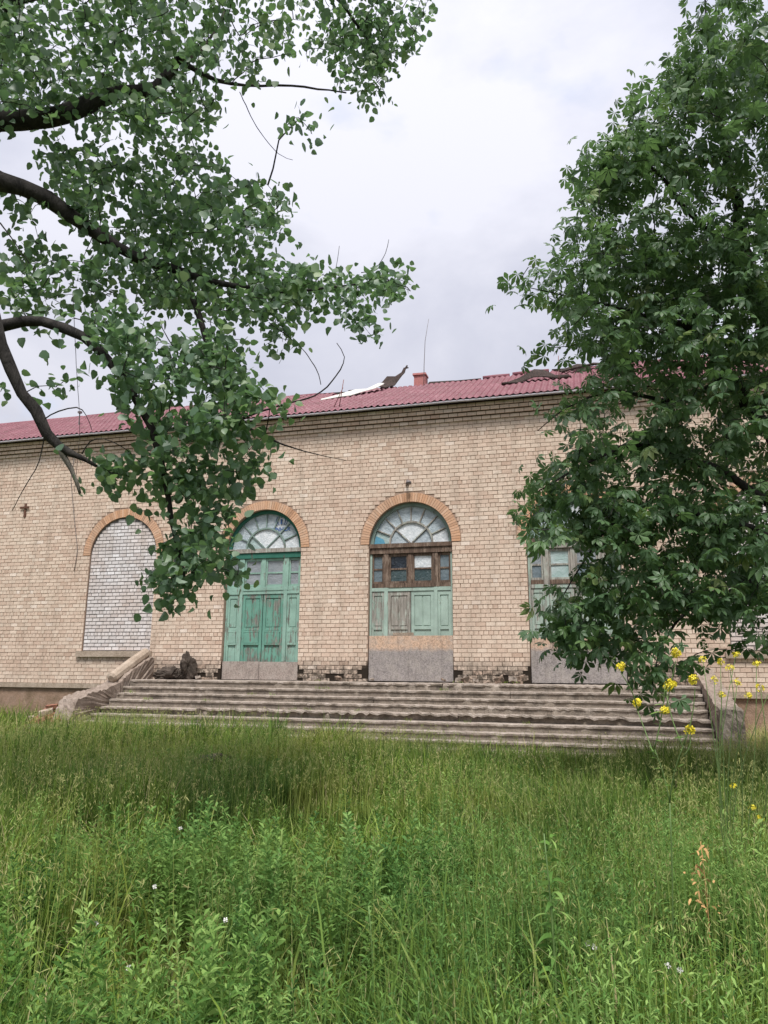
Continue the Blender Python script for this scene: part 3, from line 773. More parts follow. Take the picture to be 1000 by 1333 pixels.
q = MB(); q.add([(-5.77,.158,SPR+.03),(-5.45,.158,SPR+.04),(-5.5,.158,SPR+.16),(-5.72,.158,SPR+.26),(-5.77,.164,SPR+.03),(-5.45,.164,SPR+.04),(-5.5,.164,SPR+.16),(-5.72,.164,SPR+.26)], [(0,1,2,3),(7,6,5,4),(0,4,5,1),(1,5,6,2),(2,6,7,3),(3,7,4,0)])
q.build('blue_scrap', MAT['blue_film'], dc)

# ================================================================== STAIRCASE
S = empty('staircase', (-5.0, -2.0, GZ)); tag(S, 'wide worn concrete staircase of eight steps leading up to the three doorways', 'staircase')
def slab(x0, x1, yf, yb, zt, zb, ov, rough, name, seed):
    """one step block: tread with a worn overhanging nosing, riser set back"""
    r = random.Random(seed); n = max(6, int((x1-x0)/0.09)); vs = []; prof = 7
    lowf = [r.uniform(-1, 1) for _ in range(n+2)]
    for i in range(n+1):
        x = x0+(x1-x0)*i/n
        w = 0.5*lowf[i]+0.3*lowf[i//3]+0.35*lowf[i//8]
        chip = max(0, w-0.35)*rough*2.2
        nz = r.uniform(-1, 1)*rough*0.16
        vs += [(x, yb, zt+nz*0.3), (x, yf+0.03+chip, zt+nz), (x, yf+chip+abs(nz), zt-0.012+nz), (x, yf+chip*0.7+0.004+abs(nz)*0.5, zt-0.052+nz), (x, yf+ov+chip*0.3, zt-0.066+nz*1.3), (x, yf+ov+0.004+nz*0.4, zb), (x, yb, zb)]
    fs = []; top = []; 
    for i in range(n):
        for k in range(prof):
            a = i*prof+k; b_ = i*prof+(k+1) % prof
            fs.append((a, b_, b_+prof, a+prof)); top.append(k < 2 or (k == 2 and lowf[i] > -0.1))
    fs.append(tuple(range(prof-1, -1, -1))); fs.append(tuple(n*prof+k for k in range(prof))); top += [False, False]
    q = MB(); q.add(vs, fs); o = q.build(name, MAT['step'], S); o.data.materials.append(MAT['step_top'])
    o.data.polygons.foreach_set('material_index', [1 if t else 0 for t in top]); return o
RISE, TR = 0.1635, 0.30
for k in range(8):
    zt = -0.06-k*RISE; yf = -1.2-k*TR-(0.07 if k >= 4 else 0)
    xl = -12.44 if k else -12.44; xr = 2.34
    cuts = {0: [-6.0, -3.6], 1: [-7.9, -1.9], 2: [-9.0, -5.2], 3: [-6.8], 4: [-9.6, -3.0], 5: [-4.4, -10.3], 6: [-7.3, 0.1], 7: [-2.2]}[k]
    xs = [xl]+sorted(cuts)+[xr]
    for j, (a, e) in enumerate(zip(xs[:-1], xs[1:])):
        yb = -0.002 if k == 0 else yf+TR+0.11
        zb = zt-RISE-0.03
        dz = rnd.uniform(-0.012, 0.012); dy = rnd.uniform(-0.02, 0.02)
        if k == 0: yb = 0.12
        rough = 0.2 if (k == 4 and e > -9) else (0.10 if (k in (0, 3) and j) else 0.05)
        slab(a+0.006, e-0.006, yf+dy, yb, zt+dz, zb, 0.11 if k == 4 else 0.035, rough, 'landing' if k == 0 else 'step', 31*k+j)
# core beneath the slabs
q = MB(); q.box(-12.4, 2.3, -1.1, -0.01, -1.5, -0.30)
for k in range(1, 8): q.box(-12.4, 2.3, -1.1-k*TR+0.002, -1.1-(k-1)*TR, -1.5, -0.34-k*RISE)
q.build('core', MAT['step'], S)
def rough_block(name, poly, x0, x1, mat, parent, amp=0.02, seed=1, nx=9, sub=0.07, label=None, cat=None, top_only=False):
    """a poly in the y-z plane, extruded along x, its skin broken up"""
    r = random.Random(seed); pts = []
    for i in range(len(poly)):
        a, b_ = poly[i], poly[(i+1) % len(poly)]; d = math.dist(a, b_); m = max(1, int(d/sub))
        for k in range(m): pts.append((a[0]+(b_[0]-a[0])*k/m, a[1]+(b_[1]-a[1])*k/m))
    cy = sum(p[0] for p in pts)/len(pts); cz = sum(p[1] for p in pts)/len(pts)
    n = len(pts); vs = []
    for i in range(nx+1):
        x = x0+(x1-x0)*i/nx
        for (y, z) in pts: vs.append((x+r.uniform(-amp, amp)*0.6, y+r.uniform(-amp, amp), z+r.uniform(-amp, amp)))
    fs = [(i*n+k, (i+1)*n+k, (i+1)*n+(k+1) % n, i*n+(k+1) % n) for i in range(nx) for k in range(n)]
    base = len(vs)
    for x in (x0, x1):
        ring = []
        for sc in (0.66, 0.33):
            row = []
            for (y, z) in pts:
                row.append(len(vs)); vs.append((x+r.uniform(-amp, amp), cy+(y-cy)*sc+r.uniform(-amp, amp), cz+(z-cz)*sc+r.uniform(-amp, amp)))
            ring.append(row)
        o = 0 if x == x0 else nx*n
        prev = [o+k for k in range(n)]
        for row in ring:
            for k in range(n):
                f = (prev[k], prev[(k+1) % n], row[(k+1) % n], row[k]); fs.append(f if x == x0 else f[::-1])
            prev = row
        c = len(vs); vs.append((x, cy, cz))
        for k in range(n): f = (prev[k], prev[(k+1) % n], c); fs.append(f if x == x0 else f[::-1])
    q = MB(); q.add(vs, fs); o = q.build(name, mat, parent)
    return o
# left cheek: sloping wall, coping kept only on its upper half
rough_block('cheek_wall', [(0.02,-1.5),(0.02,0.60),(-0.3,0.52),(-1.25,0.10),(-1.55,-0.12),(-2.2,-0.30),(-2.75,-0.36),(-3.3,-0.52),(-3.55,-1.0),(-3.6,-1.5)], -12.98, -12.46, MAT['cheek'], S, 0.026, 4)
cp = MB(); cp.tube([(-12.72,-0.06,0.70,.02),(-12.72,-0.07,0.70,.15),(-12.72,-0.6,0.46,.16),(-12.72,-1.2,0.18,.16),(-12.72,-1.6,-0.01,.155),(-12.72,-1.64,-0.03,.09)], 10); cp.build('coping', MAT['ledge'], S)
# right cheek and its end post
rough_block('cheek_wall', [(0.02,-1.5),(0.02,0.36),(-0.6,0.20),(-3.05,-0.42),(-3.12,-1.5)], 2.36, 2.78, MAT['cheek'], S, 0.018, 9)
rough_block('end_post', [(-3.13,-1.5),(-3.13,-0.42),(-3.42,-0.46),(-3.44,-1.5)], 2.38, 2.80, MAT['step'], S, 0.012, 12)
# broken bricks spilled at the left foot
def rubble(n, cx, cy, sx, sy, z, mat, label, group, name='broken_brick', size=(0.12, 0.06, 0.05), seed=2):
    r = random.Random(seed)
    for i in range(n):
        q = MB(); s = [v*r.uniform(0.6, 1.2) for v in size]
        q.box(-s[0], s[0], -s[1], s[1], -s[2], s[2], 0, 0.022)
        o = bpy.data.objects.new(name, q.mesh(name)); o.data.materials.append(mat)
        o.location = (cx+r.gauss(0, sx), cy+r.gauss(0, sy), z+abs(r.gauss(0, 0.08))); o.rotation_euler = (r.uniform(-.4, .4), r.uniform(-.4, .4), r.uniform(0, 3))
        tag(link(o), label, 'brick', group)
for i, (x, y, z, s) in enumerate([(-13.15,-3.55,-.82,1.2),(-13.3,-3.4,-.93,1.2),(-13.1,-3.7,-1.02,1.3),(-13.45,-3.5,-1.08,1.3),(-13.25,-3.8,-1.15,1.2),(-13.6,-3.6,-1.18,1.2),(-12.95,-3.75,-.95,1.1),(-13.0,-3.85,-1.2,1.2),(-13.7,-3.3,-1.0,1.0),(-13.4,-3.9,-1.28,1.2),(-13.2,-3.3,-.7,1.),(-13.75,-3.7,-1.28,1.2)]):
    q = MB(); q.box(-.13*s, .13*s, -.07*s, .07*s, -.045*s, .045*s, 0, 0.014)
    o = bpy.data.objects.new('broken_brick', q.mesh('broken_brick')); o.data.materials.append(MAT['rubble_red'] if i % 4 else MAT['ledge'])
    o.location = (x, y, z); o.rotation_euler = (rnd.uniform(-.25, .25), rnd.uniform(-.35, .25), rnd.uniform(-.5, .9)); link(o)
    tag(o, ['pale broken brick on top of the rubble against the left stair wall','red broken brick midway up the rubble by the left stair wall','red broken brick at the front of the upper rubble','red broken brick left of the middle of the rubble','pale broken brick low in the middle of the rubble','red broken brick spilled low on the left side of the rubble','red broken brick touching the broken end of the stair wall','red broken brick lowest beside the stair wall end','pale broken brick lying farthest left near the plinth','red broken brick at the very front of the rubble','highest red broken brick behind the pale one','red broken brick at the outer left foot of the rubble'][i], 'brick', 'broken bricks at the foot of the left stair wall')
rough_block('rubble_core', [(-3.2,-1.5),(-3.2,-.75),(-3.5,-.95),(-3.9,-1.25),(-4.0,-1.5)], -13.5, -12.7, MAT['rubble_red'], S, 0.05, 21)
# dark heap against the wall beside the left door
def lump(name, loc, r, seed, mat, label, cat, kind=None, sub=3, amp=0.28):
    rr = np.random.default_rng(seed); import bmesh
    bm = bmesh.new(); bmesh.ops.create_icosphere(bm, subdivisions=sub, radius=1)
    fr = rr.standard_normal((14, 3))*2.4; ph = rr.uniform(0, 6.28, 14)
    for v in bm.verts:
        d = np.array(v.co); k = 1+amp*sum(math.sin(d@f+p) for f, p in zip(fr, ph))/4+rr.uniform(-.11, .11)
        v.co = Vector((d[0]*r[0]*k, d[1]*r[1]*k, d[2]*r[2]*k))
    m = bpy.data.meshes.new(name); bm.to_mesh(m); bm.free(); m.materials.append(mat)
    o = link(bpy.data.objects.new(name, m)); o.location = loc; return tag(o, label, cat, None, kind)
lump('earth_heap', (-11.75,-.38,.05), (.46,.30,.26), 3, MAT['heap'], 'low dark heap of earth on the landing between left stair wall and green door', 'earth heap', sub=4)
lump('charred_stump', (-11.22,-.30,.28), (.18,.17,.35), 8, MAT['heap'], 'taller dark knobbly stump leaning on the wall beside the earth heap', 'stump', sub=4, amp=.45)
lump('dark_stone', (-5.55,-8.95,-1.22), (.36,.25,.22), 4, MAT['heap'], 'dark boulder half sunk in the tall grass in front of the steps', 'stone')
for i, (x, z, s) in enumerate([(-3.35,.02,.08),(-3.15,.03,.1),(-2.9,.02,.07),(-2.3,.04,.11),(-1.95,.03,.09),(-1.72,.08,.13),(-5.7,.02,.05),(-3.75,.02,.05),(-7.3,.02,.06),(-6.6,.03,.09),(-10.8,.02,.07)]):
    q = MB(); q.box(-s, s, -s*.6, s*.6, -s*.55, s*.55, 0, .02)
    o = bpy.data.objects.new('rubble_piece', q.mesh('rubble_piece')); o.data.materials.append(MAT['brick'] if i % 2 else MAT['step_top']); o.location = (x, -.16-rnd.uniform(0, .2), z); o.rotation_euler = (rnd.uniform(-.3, .3), rnd.uniform(-.3, .3), rnd.uniform(0, 3)); link(o)
    tag(o, ['broken brick piece just right of the centre doorway on the landing','second broken brick piece right of the centre doorway','third broken brick piece right of the centre doorway, flat and small','larger brick lump midway between centre and right doorways','brick lump just left of the right doorway, a little apart','biggest brick lump tight against the left edge of the right doorway','small chip of brick at the left foot of the centre board','small chip of brick at the right foot of the centre board','brick chip lying right of the green door','brick lump midway between the green door and the centre doorway','brick piece left of the green door beside the dark stump'][i], 'rubble', 'crumbled brick pieces along the wall foot')
# wire hanging on the left wall
q = MB(); q.tube([(-15.9,-.05,7.4,.009),(-15.95,-.06,6.2,.009),(-15.7,-.05,5.0,.009),(-15.45,-.05,3.9,.009),(-15.5,-.05,3.2,.009)], 5)
tag(q.build('hanging_wire', MAT['steel'], None, True, (-15.9,0,7.4)), 'thin dark wire hanging from the eaves beside the bricked up window', 'wire')

